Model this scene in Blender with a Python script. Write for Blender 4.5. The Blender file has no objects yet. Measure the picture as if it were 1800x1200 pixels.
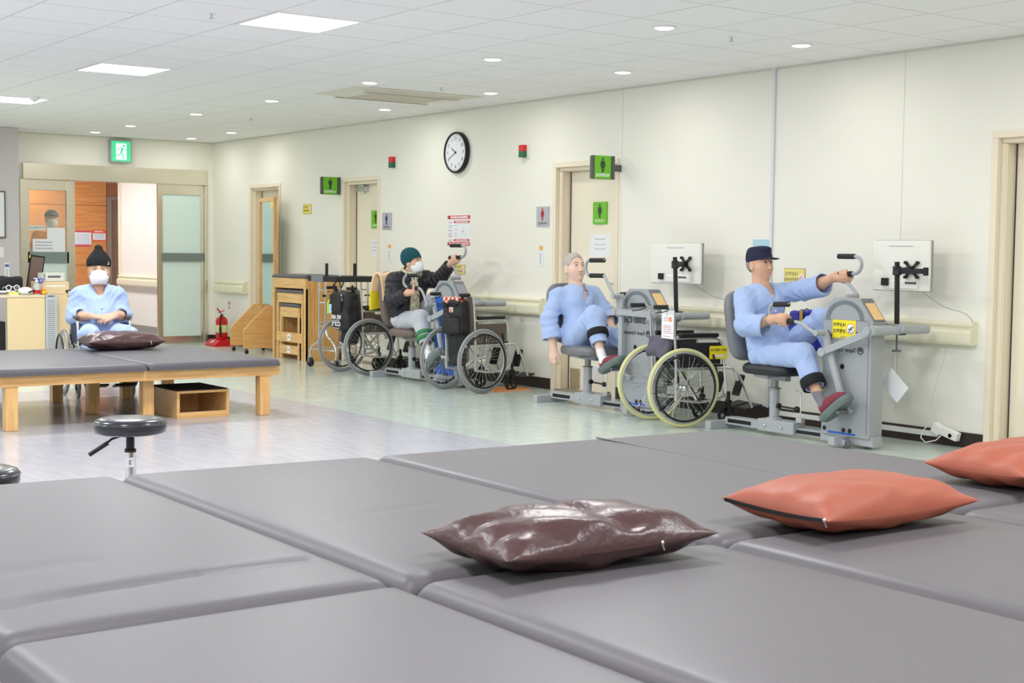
import bpy, bmesh, math, random
import numpy as np
from mathutils import Vector, Matrix

SC = bpy.context.scene
COL = SC.collection
PI = math.pi
rnd = random.Random(7)

# ------------------------------------------------------------------ camera
RX = Vector((0.811, 0, 0))
def cam_axes(yaw, pitch, roll):
    cy, sy = math.cos(yaw), math.sin(yaw)
    F = Vector((sy, cy, 0)); R = Vector((cy, -sy, 0)); U = Vector((0, 0, 1))
    cp, sp = math.cos(pitch), math.sin(pitch)
    F2 = F * cp - U * sp; U2 = U * cp + F * sp
    cr, sr = math.cos(roll), math.sin(roll)
    return R * cr + U2 * sr, U2 * cr - R * sr, F2
R_, U_, F_ = cam_axes(0.625187943, 0.0633893082, 0.0110808518)
CAM_H = 1.31
cd = bpy.data.cameras.new('camera'); cam = bpy.data.objects.new('camera', cd); COL.objects.link(cam)
m3 = Matrix((R_, U_, -F_)).transposed()
cam.matrix_world = Matrix.Translation((0, 0, CAM_H)) @ m3.to_4x4()
cd.sensor_width = 36; cd.lens = 2497.137 / 1800 * 36
cd.clip_start = 0.05; cd.clip_end = 200
cd.dof.use_dof = True; cd.dof.focus_distance = 10.0; cd.dof.aperture_fstop = 9.0
SC.camera = cam

# ------------------------------------------------------------------ world, exposure
SC.view_settings.view_transform = 'Standard'; SC.view_settings.look = 'None'
SC.view_settings.gamma = 1; SC.view_settings.use_curve_mapping = False
SC.view_settings.exposure = 0.48
w = bpy.data.worlds.new('world'); SC.world = w; w.use_nodes = True
w.node_tree.nodes['Background'].inputs[0].default_value = (0.9, 0.95, 1, 1)
w.node_tree.nodes['Background'].inputs[1].default_value = 0.6
SC.cycles.max_bounces = 10; SC.cycles.diffuse_bounces = 6; SC.cycles.transparent_max_bounces = 12
SC.cycles.use_denoising = True
PANEL_POWER, DOWN_POWER = 36.5, 3.4
PANEL_COL, DOWN_COL = (0.975, 0.985, 1.0), (1.0, 0.985, 0.955)

def area_light(name, loc, size, power, col, shape='SQUARE', spread=PI):
    l = bpy.data.lights.new(name, 'AREA'); l.shape = shape; l.size = size; l.energy = power; l.color = col; l.spread = spread
    o = bpy.data.objects.new(name, l); COL.objects.link(o); o.location = loc
    return o

# ------------------------------------------------------------------ helpers
def tag(o, label=None, cat=None, group=None, kind=None):
    if label: o['label'] = label
    if cat: o['category'] = cat
    if group: o['group'] = group
    if kind: o['kind'] = kind
    return o
def thing(name, label, cat, loc=(0, 0, 0), rotz=0.0, group=None, rot=None):
    o = bpy.data.objects.new(name, None); COL.objects.link(o); o.empty_display_size = .1
    o.location = loc; o.rotation_euler = rot if rot else (0, 0, rotz)
    return tag(o, label, cat, group)

class MB:
    """collects geometry, then links it as one mesh object"""
    def __init__(s): s.v = []; s.f = []; s.mi = []; s.sm = []
    def add(s, vs, fs, mi=0, smooth=False):
        o = len(s.v); s.v += [tuple(v) for v in vs]
        for f in fs: s.f.append([i + o for i in f]); s.mi.append(mi); s.sm.append(smooth)
        return s
    def box(s, x0, x1, y0, y1, z0, z1, mi=0):
        x0, x1 = min(x0, x1), max(x0, x1); y0, y1 = min(y0, y1), max(y0, y1); z0, z1 = min(z0, z1), max(z0, z1)
        vs = [(x, y, z) for z in (z0, z1) for y in (y0, y1) for x in (x0, x1)]
        return s.add(vs, [(0, 2, 3, 1), (4, 5, 7, 6), (0, 1, 5, 4), (2, 6, 7, 3), (0, 4, 6, 2), (1, 3, 7, 5)], mi)
    def obox(s, c, size, M=None, mi=0):
        hx, hy, hz = [q / 2 for q in size]; M = M or Matrix.Identity(3); c = Vector(c)
        vs = [c + M @ Vector((x, y, z)) for z in (-hz, hz) for y in (-hy, hy) for x in (-hx, hx)]
        return s.add(vs, [(0, 2, 3, 1), (4, 5, 7, 6), (0, 1, 5, 4), (2, 6, 7, 3), (0, 4, 6, 2), (1, 3, 7, 5)], mi)
    def bar(s, p0, p1, w, h, up=(0, 0, 1), mi=0):
        p0, p1 = Vector(p0), Vector(p1); y = (p1 - p0); L = y.length; y.normalize()
        x = y.cross(Vector(up))
        if x.length < 1e-4: x = y.cross(Vector((1, 0, 0)))
        x.normalize(); z = x.cross(y)
        return s.obox((p0 + p1) / 2, (w, L, h), Matrix((x, y, z)).transposed(), mi)
    def prism(s, poly, axis, a, b, mi=0, smooth_side=False):
        """poly in the two other axes (cyclic order), extruded along axis from a to b"""
        def P(u, v, t):
            return {'x': (t, u, v), 'y': (u, t, v), 'z': (u, v, t)}[axis]
        n = len(poly); vs = [P(u, v, a) for u, v in poly] + [P(u, v, b) for u, v in poly]
        s.add(vs, [tuple(range(n))[::-1], tuple(range(n, 2 * n))], mi)
        s.add(vs, [(i, (i + 1) % n, n + (i + 1) % n, n + i) for i in range(n)], mi, smooth_side)
        return s
    def tube(s, pts, r, n=8, closed=False, mi=0, smooth=True, caps=True):
        pts = [Vector(p) for p in pts]; N = len(pts)
        rr = r if isinstance(r, (list, tuple)) else [r] * N
        rings = []; prev = None
        for i in range(N):
            if closed: t = pts[(i + 1) % N] - pts[i - 1]
            else: t = pts[min(i + 1, N - 1)] - pts[max(i - 1, 0)]
            t.normalize()
            if prev is None:
                a = Vector((0, 0, 1)) if abs(t.z) < .9 else Vector((1, 0, 0)); x = t.cross(a).normalized()
            else:
                x = (prev - t * prev.dot(t))
                x = x.normalized() if x.length > 1e-5 else t.cross(Vector((0, 1, 0))).normalized()
            prev = x; y = t.cross(x)
            rings.append([pts[i] + (x * math.cos(2 * PI * k / n) + y * math.sin(2 * PI * k / n)) * rr[i] for k in range(n)])
        vs = [v for q in rings for v in q]; fs = []
        for i in range(N if closed else N - 1):
            j = (i + 1) % N
            for k in range(n): fs.append((i * n + k, i * n + (k + 1) % n, j * n + (k + 1) % n, j * n + k))
        s.add(vs, fs, mi, smooth)
        if caps and not closed: s.add(rings[0], [tuple(range(n))[::-1]], mi); s.add(rings[-1], [tuple(range(n))], mi)
        return s
    def cyl(s, p0, p1, r, n=16, mi=0, r1=None): return s.tube([p0, p1], [r, r if r1 is None else r1], n, mi=mi)
    def lathe(s, prof, c=(0, 0, 0), axis=(0, 0, 1), n=24, mi=0, smooth=True, sx=1.0):
        """prof: list of (radius, height)"""
        A = Vector(axis).normalized(); X = A.orthogonal().normalized()
        if abs(A.z) > .99: X = Vector((1, 0, 0))
        Y = A.cross(X); c = Vector(c); vs = []; fs = []
        for r, h in prof:
            for k in range(n): vs.append(c + A * h + (X * math.cos(2 * PI * k / n) * sx + Y * math.sin(2 * PI * k / n)) * max(r, 1e-5))
        for i in range(len(prof) - 1):
            for k in range(n): fs.append((i * n + k, i * n + (k + 1) % n, (i + 1) * n + (k + 1) % n, (i + 1) * n + k))
        return s.add(vs, fs, mi, smooth)
    def torus(s, c, axis, R, r, N=48, n=8, mi=0):
        A = Vector(axis).normalized(); X = A.orthogonal().normalized(); Y = A.cross(X); c = Vector(c)
        return s.tube([c + (X * math.cos(2 * PI * k / N) + Y * math.sin(2 * PI * k / N)) * R for k in range(N)], r, n, closed=True, mi=mi)
    def ell(s, c, rad, n=16, m=10, M=None, mi=0):
        M = M or Matrix.Identity(3); c = Vector(c); vs = []; fs = []
        for i in range(m + 1):
            t = PI * i / m
            for k in range(n):
                p = 2 * PI * k / n
                vs.append(c + M @ Vector((rad[0] * math.sin(t) * math.cos(p), rad[1] * math.sin(t) * math.sin(p), rad[2] * math.cos(t))))
        for i in range(m):
            for k in range(n): fs.append((i * n + k, (i + 1) * n + k, (i + 1) * n + (k + 1) % n, i * n + (k + 1) % n))
        return s.add(vs, fs, mi, True)
    def mesh(s, name, mats):
        me = bpy.data.meshes.new(name); me.from_pydata(s.v, [], s.f)
        for m in (mats if isinstance(mats, (list, tuple)) else [mats]): me.materials.append(m)
        me.polygons.foreach_set('material_index', s.mi); me.polygons.foreach_set('use_smooth', s.sm)
        me.update(); return me
    def build(s, name, mats, parent=None, bevel=0.0, seg=2, angle=40):
        o = bpy.data.objects.new(name, s.mesh(name, mats)); COL.objects.link(o)
        if parent: o.parent = parent
        if bevel > 0:
            b = o.modifiers.new('bevel', 'BEVEL'); b.width = bevel; b.segments = seg; b.limit_method = 'ANGLE'; b.angle_limit = math.radians(angle)
            b.harden_normals = False
        return o

def share(name, me, parent=None, loc=(0, 0, 0), rotz=0.0):
    o = bpy.data.objects.new(name, me); COL.objects.link(o); o.location = loc; o.rotation_euler = (0, 0, rotz)
    if parent: o.parent = parent
    return o
def arc(c, r, a0, a1, n, plane):
    """points on a circle arc; plane maps (u,v)->xyz"""
    return [plane(c[0] + r * math.cos(a0 + (a1 - a0) * i / n), c[1] + r * math.sin(a0 + (a1 - a0) * i / n)) for i in range(n + 1)]

# ------------------------------------------------------------------ materials
def s2l(c): return tuple(((v / 255) / 12.92 if v / 255 <= .04045 else ((v / 255 + .055) / 1.055) ** 2.4) for v in c)
MATS = {}
def mat(name, rgb, rough=.5, metal=0.0, noise=None, bump=None, spec=.5, coat=0.0, emit=None, trans=0.0, alpha=1.0, coords='Object', sub=0.0, sheen=0.0, ior=1.45):
    """rgb in sRGB 0-255. noise=(scale,amount,stretch xyz) varies the colour; bump=(scale,strength,stretch)"""
    if name in MATS: return MATS[name]
    m = bpy.data.materials.new(name); m.use_nodes = True; nt = m.node_tree; b = nt.nodes['Principled BSDF']
    c = s2l(rgb); b.inputs['Base Color'].default_value = (*c, 1); b.inputs['Roughness'].default_value = rough
    b.inputs['Metallic'].default_value = metal; b.inputs['Specular IOR Level'].default_value = spec
    b.inputs['Coat Weight'].default_value = coat; b.inputs['Transmission Weight'].default_value = trans; b.inputs['IOR'].default_value = ior
    b.inputs['Alpha'].default_value = alpha
    if sheen: b.inputs['Sheen Weight'].default_value = sheen
    if sub: b.inputs['Subsurface Weight'].default_value = sub; b.inputs['Subsurface Radius'].default_value = (.02, .008, .005)
    if emit: b.inputs['Emission Color'].default_value = (*s2l(emit[0]), 1); b.inputs['Emission Strength'].default_value = emit[1]
    tc = None
    def coord(stretch):
        nonlocal tc
        if tc is None: tc = nt.nodes.new('ShaderNodeTexCoord')
        mp = nt.nodes.new('ShaderNodeMapping'); mp.inputs['Scale'].default_value = stretch
        nt.links.new(tc.outputs[coords], mp.inputs[0]); return mp.outputs[0]
    if noise:
        n = nt.nodes.new('ShaderNodeTexNoise'); n.inputs['Scale'].default_value = noise[0]; n.inputs['Detail'].default_value = 4
        nt.links.new(coord(noise[2] if len(noise) > 2 else (1, 1, 1)), n.inputs['Vector'])
        mx = nt.nodes.new('ShaderNodeMix'); mx.data_type = 'RGBA'
        a = noise[1]
        mx.inputs[6].default_value = (*[max(0, v * (1 - a)) for v in c], 1); mx.inputs[7].default_value = (*[min(1, v * (1 + a)) for v in c], 1)
        nt.links.new(n.outputs['Fac'], mx.inputs[0]); nt.links.new(mx.outputs[2], b.inputs['Base Color'])
    if bump:
        n = nt.nodes.new('ShaderNodeTexNoise'); n.inputs['Scale'].default_value = bump[0]; n.inputs['Detail'].default_value = 3
        nt.links.new(coord(bump[2] if len(bump) > 2 else (1, 1, 1)), n.inputs['Vector'])
        bp = nt.nodes.new('ShaderNodeBump'); bp.inputs['Strength'].default_value = bump[1]; bp.inputs['Distance'].default_value = .01
        nt.links.new(n.outputs['Fac'], bp.inputs['Height']); nt.links.new(bp.outputs[0], b.inputs['Normal'])
    MATS[name] = m; return m

def wood(name, rgb, dark, scale=6.0, axis='z', rough=.4, coat=.15):
    if name in MATS: return MATS[name]
    m = mat(name, rgb, rough, coat=coat); nt = m.node_tree; b = nt.nodes['Principled BSDF']
    tc = nt.nodes.new('ShaderNodeTexCoord'); mp = nt.nodes.new('ShaderNodeMapping')
    mp.inputs['Scale'].default_value = {'z': (9, 9, .7), 'x': (.7, 9, 9), 'y': (9, .7, 9)}[axis]
    n = nt.nodes.new('ShaderNodeTexNoise'); n.inputs['Scale'].default_value = scale; n.inputs['Detail'].default_value = 5; n.inputs['Distortion'].default_value = .6
    r = nt.nodes.new('ShaderNodeValToRGB'); r.color_ramp.elements[0].position = .35; r.color_ramp.elements[1].position = .62
    r.color_ramp.elements[0].color = (*s2l(dark), 1); r.color_ramp.elements[1].color = (*s2l(rgb), 1)
    nt.links.new(tc.outputs['Object'], mp.inputs[0]); nt.links.new(mp.outputs[0], n.inputs['Vector']); nt.links.new(n.outputs['Fac'], r.inputs[0]); nt.links.new(r.outputs[0], b.inputs['Base Color'])
    return m

def sign_text(body, size, mats, parent, loc, right, up, mirror=True, name='lettering', align='CENTER', extr=.0006, bold=0.0):
    """flat lettering in the plane spanned by right/up; the whole photograph is mirrored, so the letters are too"""
    c = bpy.data.curves.new(name, 'FONT'); c.body = body; c.size = size; c.align_x = align; c.align_y = 'CENTER'; c.extrude = extr; c.resolution_u = 2; c.offset = bold
    c.materials.append(mats)
    tmp = bpy.data.objects.new('tmp', c); COL.objects.link(tmp)
    me = bpy.data.meshes.new_from_object(tmp.evaluated_get(bpy.context.evaluated_depsgraph_get())); bpy.data.objects.remove(tmp); bpy.data.curves.remove(c)
    me.materials.clear(); me.materials.append(mats)
    o = bpy.data.objects.new(name, me); COL.objects.link(o); o['kind'] = 'stuff'
    r = Vector(right).normalized(); u = Vector(up).normalized(); nrm = r.cross(u)
    if mirror: r = -r
    o.matrix_local = Matrix.Translation(loc) @ Matrix((r, u, nrm)).transposed().to_4x4()
    if parent: o.parent = parent; o.matrix_parent_inverse = Matrix.Identity(4)
    return o

M_wall = mat('cream_wall_paint', (239, 237, 226), .65, noise=(3, .015), bump=(220, .04))
M_white = mat('white_paint', (236, 236, 232), .5)
M_cream = mat('cream_trim', (238, 226, 204), .45)
M_door = mat('cream_door', (240, 232, 212), .45)
M_rail = mat('cream_vinyl_rail', (232, 228, 202), .4)
M_black = mat('black_plastic', (22, 22, 24), .45)
M_rubber = mat('black_rubber', (26, 26, 28), .7)
M_chrome = mat('chrome', (225, 225, 225), .16, 1.0)
M_alu = mat('brushed_aluminium', (205, 207, 208), .35, .8)
M_steel = mat('satin_steel', (224, 217, 200), .24, .92, noise=(4, .05, (1, 1, 60)))
M_grey = mat('grey_powder_coat', (166, 170, 174), .38, noise=(60, .02))
M_dgrey = mat('dark_grey_plastic', (96, 100, 106), .5)
M_red = mat('red_paint', (204, 26, 32), .35)
M_paper = mat('white_paper', (236, 238, 242), .7)
M_ink = mat('dark_ink', (52, 52, 60), .7)
M_fink = mat('faint_ink', (150, 152, 160), .7)
M_mint_glass = mat('frosted_mint_glass', (212, 230, 222), .45, trans=.25)
# ------------------------------------------------------------------ room
XW, YB, ZC = 8.2, 18.48, 2.76
X0, Y0 = -5.6, -4.0
def struct(name, mb, mats, parent=None, bevel=0.0):
    o = mb.build(name, mats, parent, bevel)
    if parent is None: o['kind'] = 'structure'
    return o

# floor: pale grey sheet vinyl with a mint strip along the right wall
fm = mat('vinyl_floor', (214, 214, 220), .14, spec=.5); nt = fm.node_tree; b = nt.nodes['Principled BSDF']
tc = nt.nodes.new('ShaderNodeTexCoord'); sx = nt.nodes.new('ShaderNodeSeparateXYZ'); nt.links.new(tc.outputs['Object'], sx.inputs[0])
def mth(op, a, b_=None):
    n = nt.nodes.new('ShaderNodeMath'); n.operation = op
    for i, q in enumerate((a, b_)):
        if q is None: continue
        if isinstance(q, (int, float)): n.inputs[i].default_value = q
        else: nt.links.new(q, n.inputs[i])
    return n.outputs[0]
edge = mth('GREATER_THAN', sx.outputs[0], 5.62)
far = mth('GREATER_THAN', sx.outputs[1], 12.9)
msk = mth('MAXIMUM', edge, far)
ins = mth('LESS_THAN', sx.outputs[1], YB)
msk = mth('MULTIPLY', msk, ins)
mp = nt.nodes.new('ShaderNodeMapping'); mp.inputs['Scale'].default_value = (7, 1.2, 1); nt.links.new(tc.outputs['Object'], mp.inputs[0])
nz = nt.nodes.new('ShaderNodeTexNoise'); nz.inputs['Scale'].default_value = 3; nz.inputs['Detail'].default_value = 6; nt.links.new(mp.outputs[0], nz.inputs['Vector'])
def mixc(fac, a, b2):
    m = nt.nodes.new('ShaderNodeMix'); m.data_type = 'RGBA'
    if isinstance(fac, (int, float)): m.inputs[0].default_value = fac
    else: nt.links.new(fac, m.inputs[0])
    for i, q in ((6, a), (7, b2)):
        if isinstance(q, tuple): m.inputs[i].default_value = (*s2l(q), 1)
        else: nt.links.new(q, m.inputs[i])
    return m.outputs[2]
gw = mixc(nz.outputs['Fac'], (177, 178, 186), (192, 192, 200)); gm = mixc(nz.outputs['Fac'], (186, 198, 188), (203, 213, 204))
nt.links.new(mixc(msk, gw, gm), b.inputs['Base Color'])
mr = nt.nodes.new('ShaderNodeMapRange'); nt.links.new(nz.outputs['Fac'], mr.inputs[0]); mr.inputs[3].default_value = .1; mr.inputs[4].default_value = .26
nt.links.new(mr.outputs[0], b.inputs['Roughness'])
bp = nt.nodes.new('ShaderNodeBump'); bp.inputs['Strength'].default_value = .03; bp.inputs['Distance'].default_value = .01
nz2 = nt.nodes.new('ShaderNodeTexNoise'); nz2.inputs['Scale'].default_value = 4; nt.links.new(tc.outputs['Object'], nz2.inputs['Vector'])
nt.links.new(nz2.outputs['Fac'], bp.inputs['Height']); nt.links.new(bp.outputs[0], b.inputs['Normal'])
struct('floor', MB().box(X0, XW + 2.4, Y0, 24.2, -.12, 0), fm)

# right wall with door openings; (y0,y1) of the openings, near to far
DOORS = [(4.72, 5.84), (9.80, 10.67), (13.98, 14.75), (16.45, 17.27)]
DTOP = 2.10
wr = MB(); ys = [Y0]
for a, c in DOORS: ys += [a, c]
ys.append(YB + .2)
for i in range(0, len(ys), 2): wr.box(XW, XW + .16, ys[i], ys[i + 1], 0, ZC)
for a, c in DOORS: wr.box(XW, XW + .16, a, c, DTOP, ZC)
WR = struct('wall_right', wr, M_wall)
sm = MB()
for y in (5.2 + 1.22 * k for k in range(0)): pass
for y in (6.63, 9.72): sm.box(XW - .0012, XW, y, y + .004, .2, ZC)
sm.build('panel_joint', mat('joint_grey', (205, 204, 192), .7), WR)
wb = MB()
for i in range(0, len(ys), 2):
    a, c = ys[i] + (.05 if i else 0), ys[i + 1] - (.05 if i < len(ys) - 2 else 0)
    wb.box(XW - .012, XW, a, c, 0, .105)
struct('baseboard_right', wb, mat('dark_brown_skirting', (52, 40, 36), .45, noise=(90, .5)), None, .004)

# back wall: header over the entrance, a strip each side
bw = MB().box(5.50, XW, YB, YB + .2, 2.372, ZC).box(5.50, 5.585, YB, YB + .2, 0, 2.372).box(8.085, XW, YB, YB + .2, 0, 2.372)
bw.box(X0, 5.50, YB, YB + .2, 0, ZC)
struct('wall_back', bw, M_wall)
struct('baseboard_back', MB().box(8.1, XW, YB - .012, YB, 0, .105), MATS['dark_brown_skirting'])
# grey pier left of the entrance
struct('wall_pier', MB().box(4.0, 5.36, YB - .62, YB, 0, ZC), mat('grey_pier_paint', (204, 198, 200), .6), None, .01)
# walls out of view
struct('wall_left', MB().box(X0 - .16, X0, Y0, 24.2, 0, ZC), M_wall)
struct('wall_front', MB().box(X0, XW + .16, Y0 - .16, Y0, 0, ZC), M_wall)

# ceiling slab, then the tile grid hung under it
cl = struct('ceiling', MB().box(X0, XW + 2.4, Y0, 24.2, ZC + .012, ZC + .2), mat('ceiling_grid_shadow', (212, 211, 208), .8))
CT = .62; CX, CY = 3.97, 8.02
tm = mat('mineral_fibre_tile', (240, 239, 238), .85); nt = tm.node_tree; b = nt.nodes['Principled BSDF']
tc = nt.nodes.new('ShaderNodeTexCoord'); vo = nt.nodes.new('ShaderNodeTexVoronoi'); vo.inputs['Scale'].default_value = 42
gm_ = nt.nodes.new('ShaderNodeNewGeometry')
nt.links.new(gm_.outputs['Position'], vo.inputs['Vector'])
rp = nt.nodes.new('ShaderNodeValToRGB'); rp.color_ramp.elements[0].position = .08; rp.color_ramp.elements[1].position = .16
rp.color_ramp.elements[0].color = (*s2l((168, 166, 162)), 1); rp.color_ramp.elements[1].color = (*s2l((240, 239, 238)), 1)
nt.links.new(vo.outputs['Distance'], rp.inputs[0])
nz = nt.nodes.new('ShaderNodeTexNoise'); nz.inputs['Scale'].default_value = 9; nt.links.new(gm_.outputs['Position'], nz.inputs['Vector'])
r2 = nt.nodes.new('ShaderNodeValToRGB'); r2.color_ramp.elements[0].position = .5; r2.color_ramp.elements[1].position = .6
nt.links.new(nz.outputs['Fac'], r2.inputs[0])
mx = nt.nodes.new('ShaderNodeMix'); mx.data_type = 'RGBA'; nt.links.new(r2.outputs[0], mx.inputs[0]); mx.inputs[6].default_value = (*s2l((240, 239, 238)), 1)
nt.links.new(rp.outputs[0], mx.inputs[7]); nt.links.new(mx.outputs[2], b.inputs['Base Color'])
def tile_mb(cx, cy, sx_, sy_):
    g = .005
    return MB().box(cx - sx_ / 2 + g, cx + sx_ / 2 - g, cy - sy_ / 2 + g, cy + sy_ / 2 - g, ZC, ZC + .0115)
PANELS = [(CX + .31, CY + .29 + 3.1 * k) for k in (0, 1, 2)]
def seen(x, y):
    d = Vector((x, y, ZC - CAM_H)); zc = d.dot(F_)
    if zc < .5: return None
    px = 900 + 2497 * d.dot(R_) / zc; py = 600 - 2497 * d.dot(U_) / zc
    return zc if (-160 < px < 1960 and py > -110) else None
cells = []
x_edges = [CX + CT * k for k in range(-15, 7)] + [XW]
y_edges = [CY + CT * k for k in range(-19, 17)] + [YB]
for i in range(len(x_edges) - 1):
    for j in range(len(y_edges) - 1):
        sx_, sy_ = x_edges[i + 1] - x_edges[i], y_edges[j + 1] - y_edges[j]
        cx, cy = x_edges[i] + sx_ / 2, y_edges[j] + sy_ / 2
        if any(abs(cx - p[0]) < .2 and abs(cy - p[1]) < .2 for p in PANELS): continue
        if 6.34 < cx < 7.62 and 11.2 < cy < 11.9: continue
        cells.append((seen(cx, cy), cx, cy, sx_, sy_))
vis = sorted([c for c in cells if c[0]], key=lambda c: c[0])
one = tile_mb(0, 0, CT, CT).mesh('ceiling_tile', tm)
for k, (d, cx, cy, sx_, sy_) in enumerate(vis[:300]):
    if abs(sx_ - CT) < .001 and abs(sy_ - CT) < .001: share('ceiling_tile', one, cl, (cx, cy, 0))
    else: tile_mb(cx, cy, sx_, sy_).build('ceiling_tile', tm, cl)
rest = MB()
for d, cx, cy, sx_, sy_ in vis[300:] + [c for c in cells if not c[0]]:
    g = .0035; rest.box(cx - sx_ / 2 + g, cx + sx_ / 2 - g, cy - sy_ / 2 + g, cy + sy_ / 2 - g, ZC, ZC + .0115)
ro = rest.build('ceiling_tiles', tm, cl); ro['kind'] = 'stuff'
struct('trim_1', MB().box(XW - .015, XW, Y0, YB, ZC - .014, ZC).box(5.5, XW, YB - .015, YB, ZC - .014, ZC), mat('ceiling_edge_angle', (214, 212, 200), .6))

# LED panels and downlights
M_led = mat('led_diffuser', (255, 255, 255), .5, emit=((255, 255, 255), 2.2))
PL = ['flat square LED ceiling panel, the nearest and largest of the three', 'flat square LED ceiling panel in the middle of the row of three',
      'flat square LED ceiling panel at the left edge, farthest of the three']
for k, (px, py) in enumerate(PANELS):
    t = thing('ceiling_panel_light', PL[k], 'ceiling light', (px, py, ZC), 0, 'square LED panels in the ceiling')
    fr = MB()
    for a, c, d, e in ((-.305, .305, -.305, -.285), (-.305, .305, .285, .305), (-.305, -.285, -.285, .285), (.285, .305, -.285, .285)): fr.box(a, c, d, e, -.004, .012)
    fr.build('frame', M_white, t); MB().box(-.285, .285, -.285, .285, -.001, .008).build('diffuser', M_led, t)
for px in (-2.2, .87, 3.97):
    for k in range(-3, 3): area_light('panel_lamp', (px + .31, CY + .29 + 3.1 * k, ZC - .012), .55, PANEL_POWER, PANEL_COL)
DL = [(6.18, 6.93), (7.42, 6.90), (6.2, 8.88), (7.44, 8.83), (6.25, 10.81), (7.5, 10.77), (6.28, 12.76), (7.55, 12.74), (6.27, 14.57), (6.28, 16.52), (7.6, 16.58), (6.28, 17.74), (7.6, 17.82)]
DLL = ['nearest of the row away from the wall', 'nearest of the row along the wall, at the upper right', 'second nearest of the row away from the wall',
       'second of the row along the wall, above the green woman sign', 'third of the row away from the wall, before the air conditioner', 'third of the row along the wall, right of the air conditioner',
       'fourth of the row away from the wall, left of the air conditioner', 'fourth of the row along the wall, beyond the air conditioner', 'fifth of the row away from the wall',
       'above the green exit sign, the nearer of the two there', 'near the back corner, the right one of the pair', 'above the entrance, leftmost and farthest of all', 'near the back corner, the left one of the pair']
for k, (px, py) in enumerate(DL):
    t = thing('downlight', 'round downlight ' + DLL[k], 'ceiling light', (px, py, ZC), 0, 'round downlights in the ceiling')
    MB().lathe([(.078, .004), (.08, -.002), (.075, -.012), (.066, -.012), (.066, 0)], n=28).build('rim', M_white, t)
    MB().lathe([(.066, -.008), (.05, -.016), (.0, -.018)], n=28).build('diffuser', M_led, t)
    area_light('downlight_lamp', (px, py, ZC - .024), .12, DOWN_POWER, DOWN_COL, 'DISK', PI)
for k in (-2, -1, 0, 1): 
    for px in (6.2, 7.45): area_light('downlight_lamp', (px, 4.98 - 1.94 * k, ZC - .02), .12, DOWN_POWER, DOWN_COL, 'DISK', PI) if k < 2 and 4.98 - 1.94 * k < 6 else None
# added corridor fill behind the entrance, no fixtures; the nearest brightens the worker
for y in (19.4, 21.2, 23.0): area_light('corridor_fill_light', (6.9, y, ZC - .03), .5, 26, PANEL_COL)
# ------------------------------------------------------------------ doors, rails, entrance, corridor, wall fittings
SX = XW + .14   # face of the door slabs
def frame_thing(name, label, cat, origin, right, up, group=None):
    r, u = Vector(right), Vector(up); n = r.cross(u)
    o = thing(name, label, cat, (0, 0, 0), 0, group)
    o.matrix_world = Matrix.Translation(origin) @ Matrix((r, u, n)).transposed().to_4x4()
    return o
def wall_thing(name, label, cat, y, z, x=XW, group=None): return frame_thing(name, label, cat, (x, y, z), (0, -1, 0), (0, 0, 1), group)
def back_thing(name, label, cat, x, y, z, group=None): return frame_thing(name, label, cat, (x, y, z), (1, 0, 0), (0, 0, 1), group)
def plate(w, h, t, r=.0, z0=0.0, cx=0, cy=0):
    mb = MB()
    if r <= 0: return mb.box(cx - w / 2, cx + w / 2, cy - h / 2, cy + h / 2, z0, z0 + t)
    poly = []
    for (px, py, a) in ((w / 2 - r, h / 2 - r, 0), (-w / 2 + r, h / 2 - r, 90), (-w / 2 + r, -h / 2 + r, 180), (w / 2 - r, -h / 2 + r, 270)):
        for k in range(5): q = math.radians(a + 22.5 * k); poly.append((cx + px + r * math.cos(q), cy + py + r * math.sin(q)))
    return mb.prism(poly, 'z', z0, z0 + t)
def picto(kind, H, m, parent, cx, cy, z0, name='pictogram'):
    mb = MB(); t = .0008
    def poly(ps): mb.prism([(cx + x * H, cy + y * H) for x, y in ps], 'z', z0, z0 + t)
    poly([(.09 * math.cos(a * PI / 6), .41 + .09 * math.sin(a * PI / 6)) for a in range(12)])
    if kind == 'man':
        poly([(-.19, .29), (-.19, -.06), (-.13, -.06), (-.12, .2), (-.105, -.5), (-.015, -.5), (0, -.12), (.015, -.5), (.105, -.5), (.12, .2), (.13, -.06), (.19, -.06), (.19, .29)])
    else:
        poly([(-.15, .29), (-.25, -.05), (-.19, -.07), (-.11, .17), (-.19, -.2), (-.1, -.2), (-.09, -.5), (-.015, -.5), (-.012, -.2), (.012, -.2), (.015, -.5), (.09, -.5), (.1, -.2), (.19, -.2), (.11, .17), (.19, -.07), (.25, -.05), (.15, .29)])
    return mb.build(name, m, parent)
def lines(parent, m, x0, x1, ys, hgt, z0, name='text_line', seed=0, gaps=True):
    """unreadable small print as rows of short printed strokes"""
    rr = random.Random(seed); mb = MB()
    for y in ys:
        x = x0
        while x < x1 - hgt:
            wd = hgt * rr.uniform(.9, 3.2) if gaps else x1 - x0
            mb.box(x, min(x + wd, x1), y - hgt / 2, y + hgt / 2, z0, z0 + .0005); x += wd + hgt * .45
    o = mb.build(name, m, parent); o['kind'] = 'stuff'; return o

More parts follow.
